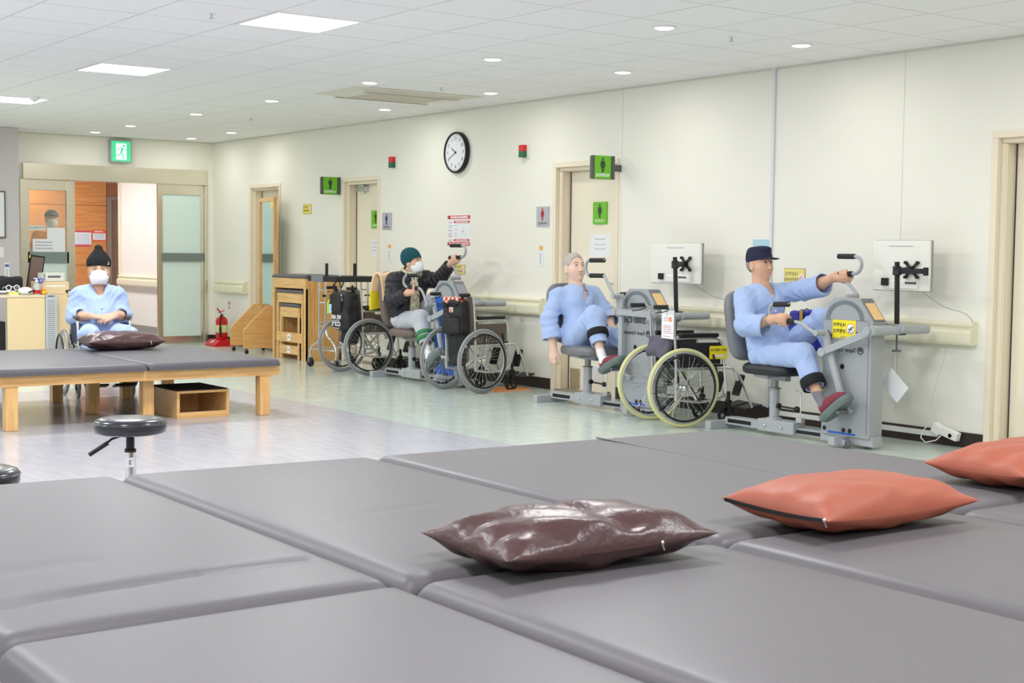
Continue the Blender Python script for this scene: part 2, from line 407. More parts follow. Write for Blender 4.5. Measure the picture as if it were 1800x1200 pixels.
for k, (a, c) in enumerate(DOORS):
    d = bpy.data.objects.new('door_%d' % (k + 1), None); COL.objects.link(d); d['kind'] = 'structure'; d.location = (XW, (a + c) / 2, 0); y0, y1 = a - d.location.y, c - d.location.y
    fr = MB()
    for q, s in ((y0, -1), (y1, 1)):
        fr.box(-.012, .03, q - .002 * s, q + s * .045, 0, DTOP - .003)
        fr.box(.031, .16, q, q - s * .035, 0, DTOP - .036)
        fr.box(.036, .05, q - s * .035, q - s * .045, 0, DTOP - .037)
    fr.box(-.012, .03, y0 - .045, y1 + .045, DTOP - .002, DTOP + .045); fr.box(.031, .16, y0, y1, DTOP - .035, DTOP)
    fr.build('door_frame', M_cream, d, .003)
    MB().box(.14, .175, y0 + .036, y1 - .036, .004, DTOP - .036).build('door_slab', M_door, d, .002)
    MB().box(.135, .141, y1 - .05, y1 - .042, .004, DTOP - .036).build('door_gap', M_ink, d)
    MB().box(.0, .14, y0, y1, 0, .012).build('threshold', mat('threshold_stone', (150, 138, 124), .5), d)
    hd = MB().box(.128, .14, y0 + .06, y0 + .11, .93, 1.13); hd.tube([(.13, y0 + .085, 1.03), (.09, y0 + .085, 1.03), (.085, y0 + .11, 1.03), (.085, y0 + .2, 1.03)], .009, 10)
    hd.build('door_handle', M_alu, d)
    if k == 1:
        lv = MB().box(.132, .14, -.13, .1, .1, .26)
        for q in range(9): lv.box(.124, .133, -.12 + q * .024, -.108 + q * .024, .11, .25)
        lv.build('louvre', M_white, d); MB().box(.13, .14, .22, .36, .02, .21).build('kick_plate', mat('brass_plate', (176, 160, 130), .5, .3, noise=(30, .4)), d, .004)
    if k == 2:
        cb = MB().box(.08, .14, .06, .25, 1.985, 2.045).cyl((.1, .14, 1.97), (.1, .14, 2.06), .022)
        cb.bar((.1, .14, 2.065), (.05, .32, 2.068), .02, .012).bar((.05, .32, 2.068), (.06, -.08, 2.072), .02, .012).build('door_closer', M_alu, d, .003)

# handrail along the right wall and across the back corner
def rail_profile(a, b, parent=None, x=XW, n=2):
    P = [(x, .712), (x - .06, .702), (x - .076, .71), (x - .082, .73), (x - .082, .79), (x - .076, .806), (x - .05, .815), (x - .046, .822), (x - .06, .83), (x - .064, .845), (x - .058, .86), (x - .04, .866), (x, .866)]
    mb = MB().prism([(px, pz) for px, pz in P], 'y', a, b, 0, False)
    return struct('trim_%d' % n, mb, M_rail, parent, .012)
rail_profile(5.96, 9.68, n=2); rail_profile(10.82, 13.88, n=3); rail_profile(14.86, 16.36, n=4); rail_profile(17.36, 18.30, n=5)
# conduit, raceway
struct('trim_6', MB().tube([(XW - .012, 7.885, 0.1), (XW - .012, 7.885, ZC)], .012, 8), mat('white_conduit', (226, 228, 234), .4))
rw = MB().box(XW - .03, XW - .012, 6.24, 7.76, .052, .088)
tag(struct('cable_raceway', rw, M_white), 'white cable trunking running along the dark skirting by the nearest trainer', 'cable raceway', kind='thing')
# ------------------------------------------------------------------ entrance
ENT = bpy.data.objects.new('door_5', None); COL.objects.link(ENT); ENT['kind'] = 'structure'; ENT.location = (0, YB, 0)
MB().box(5.585, 8.085, -.05, .2, 2.167, 2.372).build('header', M_steel, ENT, .004)
MB().box(5.55, 5.612, -.03, .2, 0, 2.165).box(8.062, 8.105, -.03, .2, 0, 2.165).build('jamb', M_steel, ENT, .003)
MB().box(6.196, 6.264, .0, .06, 0, 2.167).build('post', M_steel, ENT, .003)
def leaf(x0, x1, y, name, mid):
    f = MB().box(x0, x0 + .065, y, y + .045, 0, 2.164).box(x1 - .045, x1, y, y + .045, 0, 2.164).box(x0 + .0655, x1 - .0455, y, y + .045, 0, .1).box(x0 + .0655, x1 - .0455, y, y + .045, 2.03, 2.164)
    o = f.build(name, M_steel, ENT, .003); return o
f1 = leaf(7.40, 8.06, .0, 'sliding_leaf', 1)
M_frost = mat('frosted_film_glass', (214, 232, 226), .35, spec=.6)
MB().box(7.46, 8.02, .016, .026, .1, 2.03).build('frosted_pane', M_frost, ENT)
MB().box(7.45, 8.06, -.012, .014, 1.12, 1.235).build('push_bar', mat('grey_push_bar', (118, 128, 124), .4), ENT, .003)
f2 = leaf(5.61, 6.20, .0, 'fixed_leaf', 1)
m = mat('reflection_veil_glass', (236, 236, 226), .02, trans=.86, ior=1.1)  # pale veil of reflected light put into the glass as diffuse colour
MB().box(5.66, 6.17, .018, .026, 1.235, 2.03).build('clear_pane', m, ENT)
MB().box(5.65, 6.18, .0, .028, 1.09, 1.235).build('dark_band', mat('grey_green_band', (128, 142, 138), .4), ENT)
MB().box(5.66, 6.17, .016, .026, .1, 1.09).build('frosted_pane', M_frost, ENT)
# exit sign
t = back_thing('exit_sign', 'green and white running man exit sign high above the entrance', 'exit sign', 6.865, YB, 2.575)
plate(.30, .30, .07, .012).build('housing', mat('grey_sign_body', (168, 176, 172), .5), t)
M_exg = mat('exit_green', (70, 190, 140), .4, emit=((70, 200, 145), .55)); M_exw = mat('exit_white', (240, 255, 250), .4, emit=((235, 255, 248), .8))
plate(.262, .262, .004, .008, .07).build('green_face', M_exg, t)
plate(.14, .21, .001, .0, .0742, .0, -.005).build('white_doorway', M_exw, t)
run = MB(); z0 = .0755
run.prism([(.035 + .017 * math.cos(a * PI / 6), .072 + .017 * math.sin(a * PI / 6)) for a in range(12)], 'z', z0, z0 + .001)
for p0, p1, wd in (((.02, .045), (-.005, -.02), .03), ((.02, .04), (.055, .02), .012), ((.055, .02), (.075, .03), .011), ((.01, .045), (-.035, .035), .012), ((-.035, .035), (-.045, .0), .011),
                   ((.0, -.02), (.03, -.055), .017), ((.03, -.055), (.02, -.105), .015), ((-.003, -.02), (-.03, -.055), .016), ((-.03, -.055), (-.075, -.06), .014)):
    run.bar((*p0, z0 + .0005), (*p1, z0 + .0005), wd, .001)
run.build('running_man', M_exg, t)
# corridor beyond
CW = 23.6
struct('wall_corridor_right', MB().box(8.235, 8.40, YB + .2, 22.1, 0, ZC), mat('corridor_wall', (238, 236, 228), .6))
rail_profile(YB + .25, 22.1, x=8.235, n=7)
struct('baseboard_corridor', MB().box(8.223, 8.235, YB + .2, 22.1, 0, .1), mat('grey_skirting', (150, 150, 142), .5))
struct('trim_8', MB().box(8.205, 8.41, 22.1, 22.16, 0, 2.5), M_cream)
struct('wall_corridor_end', MB().box(3, 10.6, CW + .03, CW + .2, 0, ZC), mat('wood_backing', (120, 66, 30), .6))
wp = bpy.data.objects.new('wall_wood_panelling', None); COL.objects.link(wp); wp['kind'] = 'structure'; wp.location = (0, CW, 0)
M_wp = wood('orange_wood_panel', (224, 150, 84), (208, 130, 66), 3, 'x', .45)
for i, (xa, xb) in enumerate(((5.2, 6.6), (6.6, 7.99), (7.99, 8.54))):
    for z0, z1 in ((0, .79), (.79, 1.59), (1.59, 2.0), (2.0, ZC)) if i < 2 else ((0, 1.0), (1.0, 2.0), (2.0, ZC)):
        MB().box(xa + .003, xb - .003, 0, .028, z0 + .003, z1 - .003).build('wood_panel', M_wp, wp, .002)
M_bd = wood('brown_door_wood', (146, 112, 88), (126, 92, 70), 5, 'z', .5)
d6 = bpy.data.objects.new('door_6', None); COL.objects.link(d6); d6['kind'] = 'structure'; d6.location = (0, CW, 0)
MB().box(8.62, 9.5, 0, .03, 0, 2.1).build('door_slab', M_bd, d6); MB().box(8.545, 8.62, -.02, .03, 0, 2.098).box(8.545, 9.56, -.02, .03, 2.1, 2.16).build('door_frame', mat('grey_brown_frame', (150, 128, 112), .5), d6)
MB().box(8.545, 9.6, 0, .03, 2.165, ZC).build('door_head_panel', wood('reddish_panel', (168, 104, 66), (150, 86, 52), 4, 'x'), d6)
# notices on the wood wall
t = back_thing('wall_poster', 'white floor-plan poster with pink bands on the orange wood wall', 'poster', 8.13, CW - .001, 1.445)
plate(.28, .262, .003).build('sheet', M_paper, t); plate(.28, .03, .0008, 0, .003, 0, .116).build('band', mat('pink_band', (216, 70, 96), .6), t); plate(.28, .03, .0008, 0, .003, 0, -.116).build('band', MATS['pink_band'], t)
lines(t, M_fink, -.12, .12, [.07 - .02 * q for q in range(9)], .006, .003, seed=1)
t = back_thing('wall_poster', 'small orange framed notice beside the brown corridor door', 'poster', 8.41, CW - .001, 1.5)
plate(.245, .19, .003).build('frame', mat('orange_notice', (238, 96, 40), .6), t); plate(.215, .11, .001, 0, .003, 0, -.02).build('sheet', M_paper, t)
lines(t, M_paper, -.08, .06, [.066], .018, .003, 'heading', 3); lines(t, M_fink, -.09, .09, [.02 - .018 * q for q in range(5)], .005, .004, seed=2)
# notices on the glass
def sheet_on_glass(label, xc, zc, w, h, rows, m=M_paper, seed=0):
    t = back_thing('paper_notice', label, 'paper', xc, YB + .016, zc)
    plate(w, h, .001).build('sheet', m, t)
    if rows: lines(t, M_fink, -w * .38, w * .38, rows, .012, .001, seed=seed)
    return t
sheet_on_glass('blank tall white sheet taped to the entrance glass', 6.02, 1.38, .235, .34, [])
t = sheet_on_glass('wide white notice with three printed lines taped low on the entrance glass', 5.86, 1.31, .29, .185, [.05, .01, -.03], seed=5); t.location.y -= .004
t = back_thing('arrow_sign', 'white arrow shaped direction sign stuck on the entrance glass', 'sign', 5.745, YB + .016, 1.545)
MB().prism([(-.17, 0), (-.13, .04), (-.12, .03), (.13, .03), (.135, -.03), (-.12, -.03), (-.13, -.04)], 'z', 0, .004).build('board', mat('pale_sign', (222, 232, 228), .5), t)
sign_text('영상의학실·X-RAY)', .031, mat('green_grey_ink', (70, 96, 96), .6), t, (.0, 0, .0045), (1, 0, 0), (0, 1, 0))
# pier fittings
t = back_thing('whiteboard', 'whiteboard in a grey metal frame, cut off by the left edge', 'whiteboard', 4.86, YB - .62, 1.69)
plate(.66, .58, .02, .01).build('frame', mat('whiteboard_frame', (110, 108, 104), .4, .4), t); plate(.62, .54, .003, 0, .02).build('board', mat('whiteboard_face', (232, 232, 236), .3), t)
t = back_thing('light_switch', 'white wall switch plate below the whiteboard', 'switch', 5.12, YB - .62, 1.23); plate(.09, .13, .01, .008).build('cover', M_white, t); plate(.04, .06, .006, .003, .01).build('rocker', M_white, t)
t = back_thing('wall_thermometer', 'narrow white card thermometer with a blue top on the grey pier', 'thermometer', 5.2, YB - .62, 1.0); plate(.06, .19, .006).build('card', M_paper, t); plate(.05, .03, .001, 0, .006, 0, .065).build('blue_print', mat('blue_print', (70, 104, 176), .6), t); plate(.008, .09, .002, 0, .006, 0, -.02).build('tube', M_fink, t)
# ------------------------------------------------------------------ ceiling fittings
t = thing('ceiling_air_conditioner', 'cream cassette air conditioner set in the ceiling between downlights', 'air conditioner', (6.98, 11.56, ZC))
M_ac = mat('cream_plastic', (224, 220, 206), .45)
MB().box(-.66, .66, -.39, .39, -.006, .01).build('trim_frame', M_ac, t, .004)
MB().prism([(-.5, -.03), (-.56, -.006), (.56, -.006), (.5, -.03)], 'y', -.3, .3).build('panel', M_ac, t, .004)
g = MB()
for q in range(14): g.box(-.4, .4, -.23 + q * .033, -.215 + q * .033, -.034, -.029)
g.build('grille', mat('beige_grille', (208, 203, 188), .5), t); MB().box(-.5, .5, .25, .29, -.036, -.028).box(-.5, .5, -.29, -.25, -.036, -.028).build('louvre', mat('ac_slot', (178, 173, 158), .5), t)
for k, (sx_, sy_, lab) in enumerate(((3.69, 8.33, 'small ceiling sprinkler beside the nearest LED panel'), (6.82, 6.97, 'small ceiling sprinkler at the upper right'), (6.95, 10.75, 'small ceiling sprinkler between the air conditioner and the downlights'), (6.95, 14.64, 'small ceiling sprinkler far off above the clock wall'))):
    t = thing('sprinkler', lab, 'sprinkler', (sx_, sy_, ZC), 0, 'ceiling sprinklers')
    MB().lathe([(.0, -.004), (.03, -.003), (.032, .001)], n=16).build('rosette', M_white, t)
    MB().cyl((0, 0, -.03), (0, 0, 0), .008, 8).lathe([(0, -.032), (.016, -.032), (.016, -.029), (0, -.029)], n=10).build('head', M_alu, t)
t = thing('smoke_detector', 'round smoke detector under the farthest LED panel', 'smoke detector', (4.36, 14.0, ZC)); MB().lathe([(0, -.045), (.03, -.045), (.045, -.03), (.05, -.012), (.055, 0)], n=20).build('body', M_white, t); MB().lathe([(0, -.052), (.012, -.05), (.014, -.044)], n=12).build('sensor', M_dgrey, t)
# ------------------------------------------------------------------ clock
t = wall_thing('wall_clock', 'round black rimmed wall clock with a white dial above the red poster', 'clock', 12.34, 2.322)
MB().lathe([(.0, .0), (.205, .0), (.213, .008), (.213, .045), (.208, .052), (.194, .052), (.19, .044)], n=56).build('rim', M_black, t)
MB().lathe([(.0, .040), (.192, .040)], n=48).build('dial', mat('clock_dial', (232, 236, 242), .5), t)
for k in range(1, 13):
    a = PI / 2 + k * PI / 6   # mirrored photograph: the hours run the other way round
    sign_text(str(k), .052, M_ink, t, (.145 * math.cos(a), .145 * math.sin(a), .0405), (1, 0, 0), (0, 1, 0), name='numeral')
tk = MB()
for k in range(60):
    a = k * PI / 30; tk.bar((.176 * math.cos(a), .176 * math.sin(a), .0408), (.184 * math.cos(a), .184 * math.sin(a), .0408), .003, .0006)
tk.build('minute_mark', M_ink, t)
for nm, ang, L, wd in (('hour_hand', 148, .085, .009), ('minute_hand', 206, .135, .006)):
    a = math.radians(ang); MB().bar((-.02 * math.cos(a), -.02 * math.sin(a), .0435), (L * math.cos(a), L * math.sin(a), .0435), wd, .001).build(nm, M_black, t)
MB().lathe([(.0, .047), (.011, .046), (.012, .041)], n=14).build('hub', M_black, t)
# ------------------------------------------------------------------ signs on the right wall
M_gs = mat('bright_green_sign', (112, 190, 44), .4); M_gsd = mat('dark_grey_sign_edge', (88, 92, 86), .45); M_pic = mat('dark_green_print', (58, 74, 44), .6); M_wt = mat('white_print', (246, 248, 244), .6)
for kind, x, y, lab in (('woman', 7.975, 9.72, 'green projecting toilet sign with a woman figure over the near doorway'), ('man', 8.06, 14.85, 'green projecting toilet sign with a man figure beside the far doorway')):
    t = back_thing('toilet_sign', lab, 'sign', x, y, 2.054)
    plate(.235, .205, .03, .012, -.03).build('board', M_gsd, t); plate(.185, .2, .004, .0, .0, .002).build('green_face', M_gs, t)
    plate(.03, .205, .02, 0, -.01, .1175).build('end_cap', M_gsd, t)
    MB().box(.11, XW - x, -.03, .03, -.022, -.008).build('wall_bracket', M_gsd, t)
    picto(kind, .13, M_pic, t, 0, .02, .0045)
    sign_text('여성화장실' if kind == 'woman' else '남성화장실', .034, M_wt, t, (0, -.07, .0046), (1, 0, 0), (0, 1, 0), bold=.0006)
for kind, y, z, lab in (('woman', 10.18, 1.67, 'small green plaque with a woman figure on the near toilet door'), ('man', 14.25, 1.66, 'small green plaque with a man figure on the far toilet door')):
    t = wall_thing('door_plaque', lab, 'sign', y, z, SX); plate(.20, .205, .012, .012).build('plate', M_gs, t); picto(kind, .13, M_pic, t, 0, .02, .0125); sign_text('여성화장실' if kind == 'woman' else '남성화장실', .03, M_wt, t, (0, -.072, .0126), (1, 0, 0), (0, 1, 0))
    p = wall_thing('paper_notice', 'white printed notice on the %s toilet door' % ('near' if kind == 'woman' else 'far'), 'paper', y, z - .3 if kind == 'woman' else z - .33, SX)
    plate(.29 if kind == 'woman' else .21, .21, .001).build('sheet', M_paper, p); lines(p, M_fink, -.08, .08, [.06, .01, -.03], .006, .001, seed=8)
for kind, y, z, lab, col in (('woman', 10.87, 1.645, 'grey wall plaque with a red woman figure by the near toilet door', (176, 34, 50)), ('man', 13.77, 1.63, 'grey wall plaque with a blue man figure by the far toilet door', (50, 56, 120))):
    t = wall_thing('wall_plaque', lab, 'sign', y, z); plate(.195, .19, .012).build('plate', mat('grey_plaque', (182, 184, 192), .45), t, .002); picto(kind, .12, mat('plaque_%s' % kind, col, .6), t, 0, .02, .0125)
    sign_text('여자화장실' if kind == 'woman' else '남자화장실', .03, M_ink, t, (0, -.068, .0126), (1, 0, 0), (0, 1, 0))
for y, z, lab in ((11.15, 2.276, 'red and green call lamp on the wall by the near toilet door'), (13.6, 2.277, 'red and green call lamp on the wall by the far toilet door')):
    t = wall_thing('call_lamp', lab, 'lamp', y, z, group='corridor call lamps'); plate(.11, .135, .02, .004).build('base', M_white, t)
    plate(.075, .06, .045, .006, .02, -.01, .03).build('red_lens', mat('red_lens', (214, 44, 48), .25), t); plate(.075, .06, .045, .006, .02, -.01, -.03).build('green_lens', mat('green_lens', (38, 104, 70), .25), t)
for y, z, lab in ((10.9, 1.245, 'white narrow wall card with an orange top beside the near toilet door'), (13.72, 1.25, 'white narrow wall card with an orange top beside the far toilet door')):
    t = wall_thing('wall_thermometer', lab, 'thermometer', y, z); plate(.075, .155, .006).build('card', M_paper, t); plate(.055, .045, .004, .008, 0, .0, .097).build('orange_badge', mat('orange_badge', (236, 178, 104), .6), t); plate(.006, .1, .002, 0, .006).build('tube', M_fink, t)
M_yel = mat('yellow_sign', (238, 222, 96), .5); M_yel2 = mat('pale_yellow_sign', (238, 224, 130), .5); M_yb = mat('brown_sign_edge', (150, 120, 60), .6)
for y, z, w_, h_, mm, lab in ((15.685, 1.798, .22, .118, M_yel, 'yellow fall warning sticker high on the wall between two doors'), (12.294, 1.115, .19, .1, M_yel2, 'pale yellow fall warning sticker under the red poster'), (7.635, 1.135, .215, .135, M_yel2, 'pale yellow fall warning sticker above the capped man\'s outstretched arm')):
    t = wall_thing('warning_sticker', lab, 'sign', y, z, group='yellow fall warning stickers'); plate(w_, h_, .003).build('border', M_yb, t); plate(w_ - .008, h_ - .008, .001, 0, .003).build('face', mm, t)
    sign_text('낙상주의', .036, M_ink, t, (-.03, .022, .0042), (1, 0, 0), (0, 1, 0)); sign_text('기대지마세요', .03, M_ink, t, (-.025, -.02, .0042), (1, 0, 0), (0, 1, 0))
    MB().lathe([(0, .0046), (.026, .0046), (.028, .0042), (.028, .004)], (w_ / 2 - .038, 0, 0), n=20).build('emblem', mat('pink_white', (244, 226, 226), .6), t)
    MB().bar((w_ / 2 - .05, -.012, .005), (w_ / 2 - .026, .014, .005), .005, .001).build('emblem_print', mat('red_print', (196, 60, 60), .6), t)
t = wall_thing('wall_poster', 'white evacuation poster with red bands under the clock', 'poster', 12.324, 1.519)
M_rb = mat('red_band', (206, 44, 64), .6)
plate(.42, .31, .003).build('sheet', M_paper, t); plate(.42, .036, .001, 0, .003, 0, .137).build('band', M_rb, t); plate(.42, .034, .001, 0, .003, 0, -.138).build('band', M_rb, t)
plate(.29, .022, .001, 0, .003, .055, .088).build('band', M_rb, t); plate(.29, .022, .001, 0, .003, .055, -.1).build('band', M_rb, t)
lines(t, M_wt, -.15, .17, [.137], .02, .004, 'heading', 4); lines(t, M_wt, -.17, .19, [-.138], .014, .004, 'heading', 5); lines(t, M_wt, -.06, .17, [.088, -.1], .009, .004, 'heading', 6)
lines(t, M_rb, -.19, -.125, [.085, .0, -.06], .008, .003, 'subheading', 7); lines(t, M_fink, -.19, -.12, [.05, .03, -.03, -.045, -.1, -.11], .006, .003, seed=8); lines(t, M_fink, -.08, -.03, [.05, .01, -.03, -.06], .006, .003, seed=9)
pl = MB(); rr = random.Random(3)
for q in range(26): a = rr.uniform(0, 6.3); r0 = rr.uniform(.0, .05); pl.bar((.08 + r0 * 1.3 * math.cos(a), -.01 + r0 * math.sin(a), .0035), (.08 + r0 * 1.3 * math.cos(a) + rr.uniform(-.02, .02), -.01 + r0 * math.sin(a) + rr.uniform(-.012, .012), .0035), .002, .0006)
pl.build('floor_plan', M_fink, t)['kind'] = 'stuff'
t = wall_thing('wall_poster', 'tall narrow white poster with pale blue head behind the man in the cap', 'poster', 7.99, 1.25); plate(.2, .36, .002).build('sheet', mat('cool_paper', (230, 236, 244), .7), t); plate(.2, .05, .001, 0, .002, 0, .15).build('band', mat('pale_blue_print', (176, 212, 226), .6), t); plate(.1, .016, .001, 0, .002, -.04, .02).build('band', mat('navy_print', (60, 76, 130), .6), t)
lines(t, M_fink, -.08, .08, [.11, .09, .07, -.02, -.05, -.08, -.11], .007, .002, seed=12)
t = wall_thing('extinguisher_label', 'small white label with red print above the fire extinguisher', 'label', 17.95, .535); plate(.12, .14, .002).build('sheet', M_paper, t); lines(t, M_red, -.045, .045, [.04, .02, -.04], .014, .002, seed=13); plate(.012, .05, .001, 0, .002, 0, -.01).build('arrow', M_red, t)
# power strip
t = wall_thing('power_strip', 'white extension socket lying on the cable trunking at the skirting', 'power strip', 6.15, .09, XW - .03); mb = MB().obox((.03, .0, .025), (.15, .06, .05), Matrix.Rotation(-.25, 3, 'Z')).obox((-.07, .022, .025), (.07, .07, .055), Matrix.Rotation(-.5, 3, 'Z')); mb.build('body', M_white, t, .006)
MB().lathe([(0, .0), (.014, 0), (.014, .004)], (.05, -.01, .05), n=12).build('socket', M_dgrey, t)
MB().tube([(-.09, .03, .02), (-.16, .04, .02), (-.19, -.01, .04), (-.185, -.05, .06), (-.13, -.075, .08), (-.06, -.055, .06), (-.03, -.02, .04)], .004, 6).build('lead', M_white, t)
# ------------------------------------------------------------------ padded treatment tables
M_vin = mat('grey_vinyl_pad', (99, 96, 99), .44, spec=.45, bump=(90, .05)); M_vin2 = mat('slate_vinyl_pad', (90, 88, 93), .42, spec=.45, bump=(90, .05))
M_pine = wood('pine_frame', (232, 188, 126), (216, 166, 100), 4, 'z', .4); M_pinex = wood('pine_rail', (232, 188, 126), (216, 166, 100), 4, 'x', .4)
def pad(name, q, z0, z1, m, parent, r=.05, crown=.010, creases=(), n=28, seam=None, sag=0.0):
    """upholstered pad over the quad q = front-left, front-right, back-right, back-left; creases = ((x,y),(x,y),width,depth)"""
    q = [Vector((*p, 0)) for p in q]
    W = ((q[1] - q[0]).length + (q[2] - q[3]).length) / 2; L = ((q[3] - q[0]).length + (q[2] - q[1]).length) / 2
    def samples(D):
        e = [0, .1, .25, .45, .7, 1.0, 1.5]
        a = [k * r for k in e]; mid = [a[-1] + (D - 2 * a[-1]) * i / n for i in range(1, n)]
        return [k / D for k in a + mid + [D - k for k in a[::-1]]]
    us, vs = samples(W), samples(L); V = []; F = []
    for v in vs:
        for u in us:
            p = q[0] * (1 - u) * (1 - v) + q[1] * u * (1 - v) + q[2] * u * v + q[3] * (1 - u) * v
            d = min(u * W, (1 - u) * W); e = min(v * L, (1 - v) * L)
            def drop(t): return 0 if t >= r else r - math.sqrt(max(0, r * r - (r - t) ** 2))
            z = z1 - drop(d) - drop(e)
            z = max(z, z1 - r * 1.35)
            z += crown * (1 - (2 * u - 1) ** 4) * (1 - (2 * v - 1) ** 4) - crown
            cz = 0
            for (c0, c1, w, dep) in creases:
                a, b2 = Vector((*c0, 0)), Vector((*c1, 0)); ab = b2 - a; t = max(0, min(1, (p - a).dot(ab) / ab.length_squared)); dd = (p - a - ab * t).length
                cz = max(cz, dep * math.exp(-(dd / w) ** 2))
            V.append((p.x, p.y, z - cz))
    nu, nv = len(us), len(vs)
    for j in range(nv - 1):
        for i in range(nu - 1): F.append((j * nu + i, j * nu + i + 1, (j + 1) * nu + i + 1, (j + 1) * nu + i))
    ring = [i for i in range(nu)] + [j * nu + nu - 1 for j in range(1, nv)] + [(nv - 1) * nu + i for i in range(nu - 2, -1, -1)] + [j * nu for j in range(nv - 2, 0, -1)]
    base = len(V); V += [(V[i][0], V[i][1], z0) for i in ring]
    for k in range(len(ring)): k2 = (k + 1) % len(ring); F.append((ring[k2], ring[k], base + k, base + k2))
    mb = MB().add(V, F, 0, True); o = mb.build(name, m, parent)
    if seam:
        s = MB()
        for (a, b2) in seam:
            s.tube([(a[0] + (b2[0] - a[0]) * t / 12, a[1] + (b2[1] - a[1]) * t / 12, z1 - .0015) for t in range(13)], .004, 6)
        s.build('welded_seam', m, o)
    return o
TOP = .457
def table(q, label, creases=(), seam=None, legs=True):
    cx = sum(p[0] for p in q) / 4; cy = sum(p[1] for p in q) / 4
    t = thing('treatment_table', label, 'treatment table', (cx, cy, 0), 0, 'padded treatment tables pushed together in the foreground')
    l = [(a - cx, b - cy) for a, b in q]
    cr = [((c[0][0] - cx, c[0][1] - cy), (c[1][0] - cx, c[1][1] - cy), c[2], c[3]) for c in creases]
    se = [((a[0] - cx, a[1] - cy), (b2[0] - cx, b2[1] - cy)) for a, b2 in seam] if seam else None
    pad('mattress', l, .372, TOP, M_vin, t, creases=cr, seam=se, n=90 if creases else 28)
    x0, x1 = l[0][0] + .06, l[1][0] - .06; y0, y1 = l[0][1] + .06, l[3][1] - .06
    for a, b2, c, d in ((x0, x1, y0, y0 + .035), (x0, x1, y1 - .035, y1), (x0, x0 + .035, y0 + .035, y1 - .035), (x1 - .035, x1, y0 + .035, y1 - .035)):
        MB().box(a, b2, c, d, .29, .372).build('rail', M_pinex, t, .003)
    for a, b2 in ((x0, y0), (x1 - .08, y0), (x0, y1 - .08), (x1 - .08, y1 - .08)): MB().box(a, a + .08, b2, b2 + .08, 0, .29).build('leg', M_pine, t, .004)
    return t
table([(.885, 3.165), (1.913, 3.16), (1.918, 5.235), (.885, 5.28)], 'grey padded treatment table at the left edge with a long curved crease',
      [((.89, 3.42), (1.15, 3.455), .03, .013), ((1.15, 3.455), (1.5, 3.488), .028, .014), ((1.5, 3.488), (1.84, 3.50), .024, .012), ((.9, 3.75), (1.3, 3.78), .05, .004)])
table([(1.935, 3.15), (2.985, 3.115), (2.985, 5.16), (1.93, 5.232)], 'grey padded treatment table running back behind the brown cushion', [((2.1, 3.95), (2.6, 4.02), .03, .002)])
table([(3.01, 3.09), (4.985, 3.0), (4.885, 5.06), (3.005, 5.16)], 'widest grey padded treatment table, with a welded seam, behind the orange cushion', seam=[((4.14, 5.06), (4.0, 3.04))])
table([(.87, .95), (1.90, .95), (1.903, 3.138), (.872, 3.125)], 'grey padded treatment table filling the bottom left corner of the photo')
table([(1.945, .95), (2.965, .95), (2.97, 3.085), (1.94, 3.125)], 'grey padded treatment table under the front of the brown cushion')
table([(3.0, .9), (4.02, .9), (4.015, 3.03), (3.0, 3.07)], 'grey padded treatment table under the front of the orange cushion', )
table([(4.055, .9), (5.05, .9), (5.03, 2.97), (4.05, 3.01)], 'grey padded treatment table at the right edge under the cut-off orange cushion')

# the pair of tables farther back, in front of the man in the black beanie
def pine_table(x0, x1, y0, y1, label, legx):
    t = thing('treatment_table', label, 'treatment table', ((x0 + x1) / 2, (y0 + y1) / 2, 0), 0, 'slate padded pine tables in the middle of the room')
    cx, cy = (x0 + x1) / 2, (y0 + y1) / 2
    pad('mattress', [(x0 - cx, y0 - cy), (x1 - cx, y0 - cy), (x1 - cx, y1 - cy), (x0 - cx, y1 - cy)], .392, .455, M_vin2, t, r=.03, n=14)
    a, b2, c, d = x0 - cx + .02, x1 - cx - .07, y0 - cy + .05, y1 - cy - .05
    MB().box(a - .02, b2 + .09, c, c + .035, .315, .395).build('rail', M_pinex, t, .003); MB().box(a, b2, d - .035, d, .315, .395).build('rail', M_pinex, t, .003)
    MB().box(a, a + .035, c + .035, d - .035, .315, .395).build('rail', M_pine, t, .003); MB().box(b2 - .035, b2, c + .035, d - .035, .315, .395).build('rail', M_pine, t, .003)
    for lx, ly in legx: MB().box(lx - cx, lx - cx + .088, ly - cy, ly - cy + .088, 0, .392).build('leg', M_pine, t, .006)
    return t
pine_table(2.70, 3.955, 10.10, 12.0, 'pine table with slate padded top at the left edge of the photo', [(2.94, 10.16), (3.80, 11.80), (2.88, 11.8), (3.80, 10.92)])
pine_table(3.975, 5.045, 10.10, 12.0, 'pine table with slate padded top holding the dark brown cushion', [(4.90, 10.16), (4.0, 10.30), (4.80, 11.85), (4.42, 11.85)])
# step box under it
t = thing('step_stool', 'open pine step box with a black non-slip top under the pine table', 'step stool', (4.46, 10.56, 0))
sb = MB().box(-.2, -.175, -.28, .28, 0, .21).box(.21, .235, -.28, .28, 0, .21); sb.box(-.175, .21, -.28, .28, .19, .21); sb.build('carcass', M_pinex, t, .003)
MB().box(-.175, .21, -.28, -.26, 0, .045).build('front_strip', M_pinex, t, .002); MB().box(-.175, .21, .26, .28, 0, .19).build('back_panel', M_pine, t)
MB().box(-.19, .225, -.26, .27, .21, .217).build('grip_mat', mat('black_grip_mat', (34, 34, 36), .8, bump=(300, .3)), t)

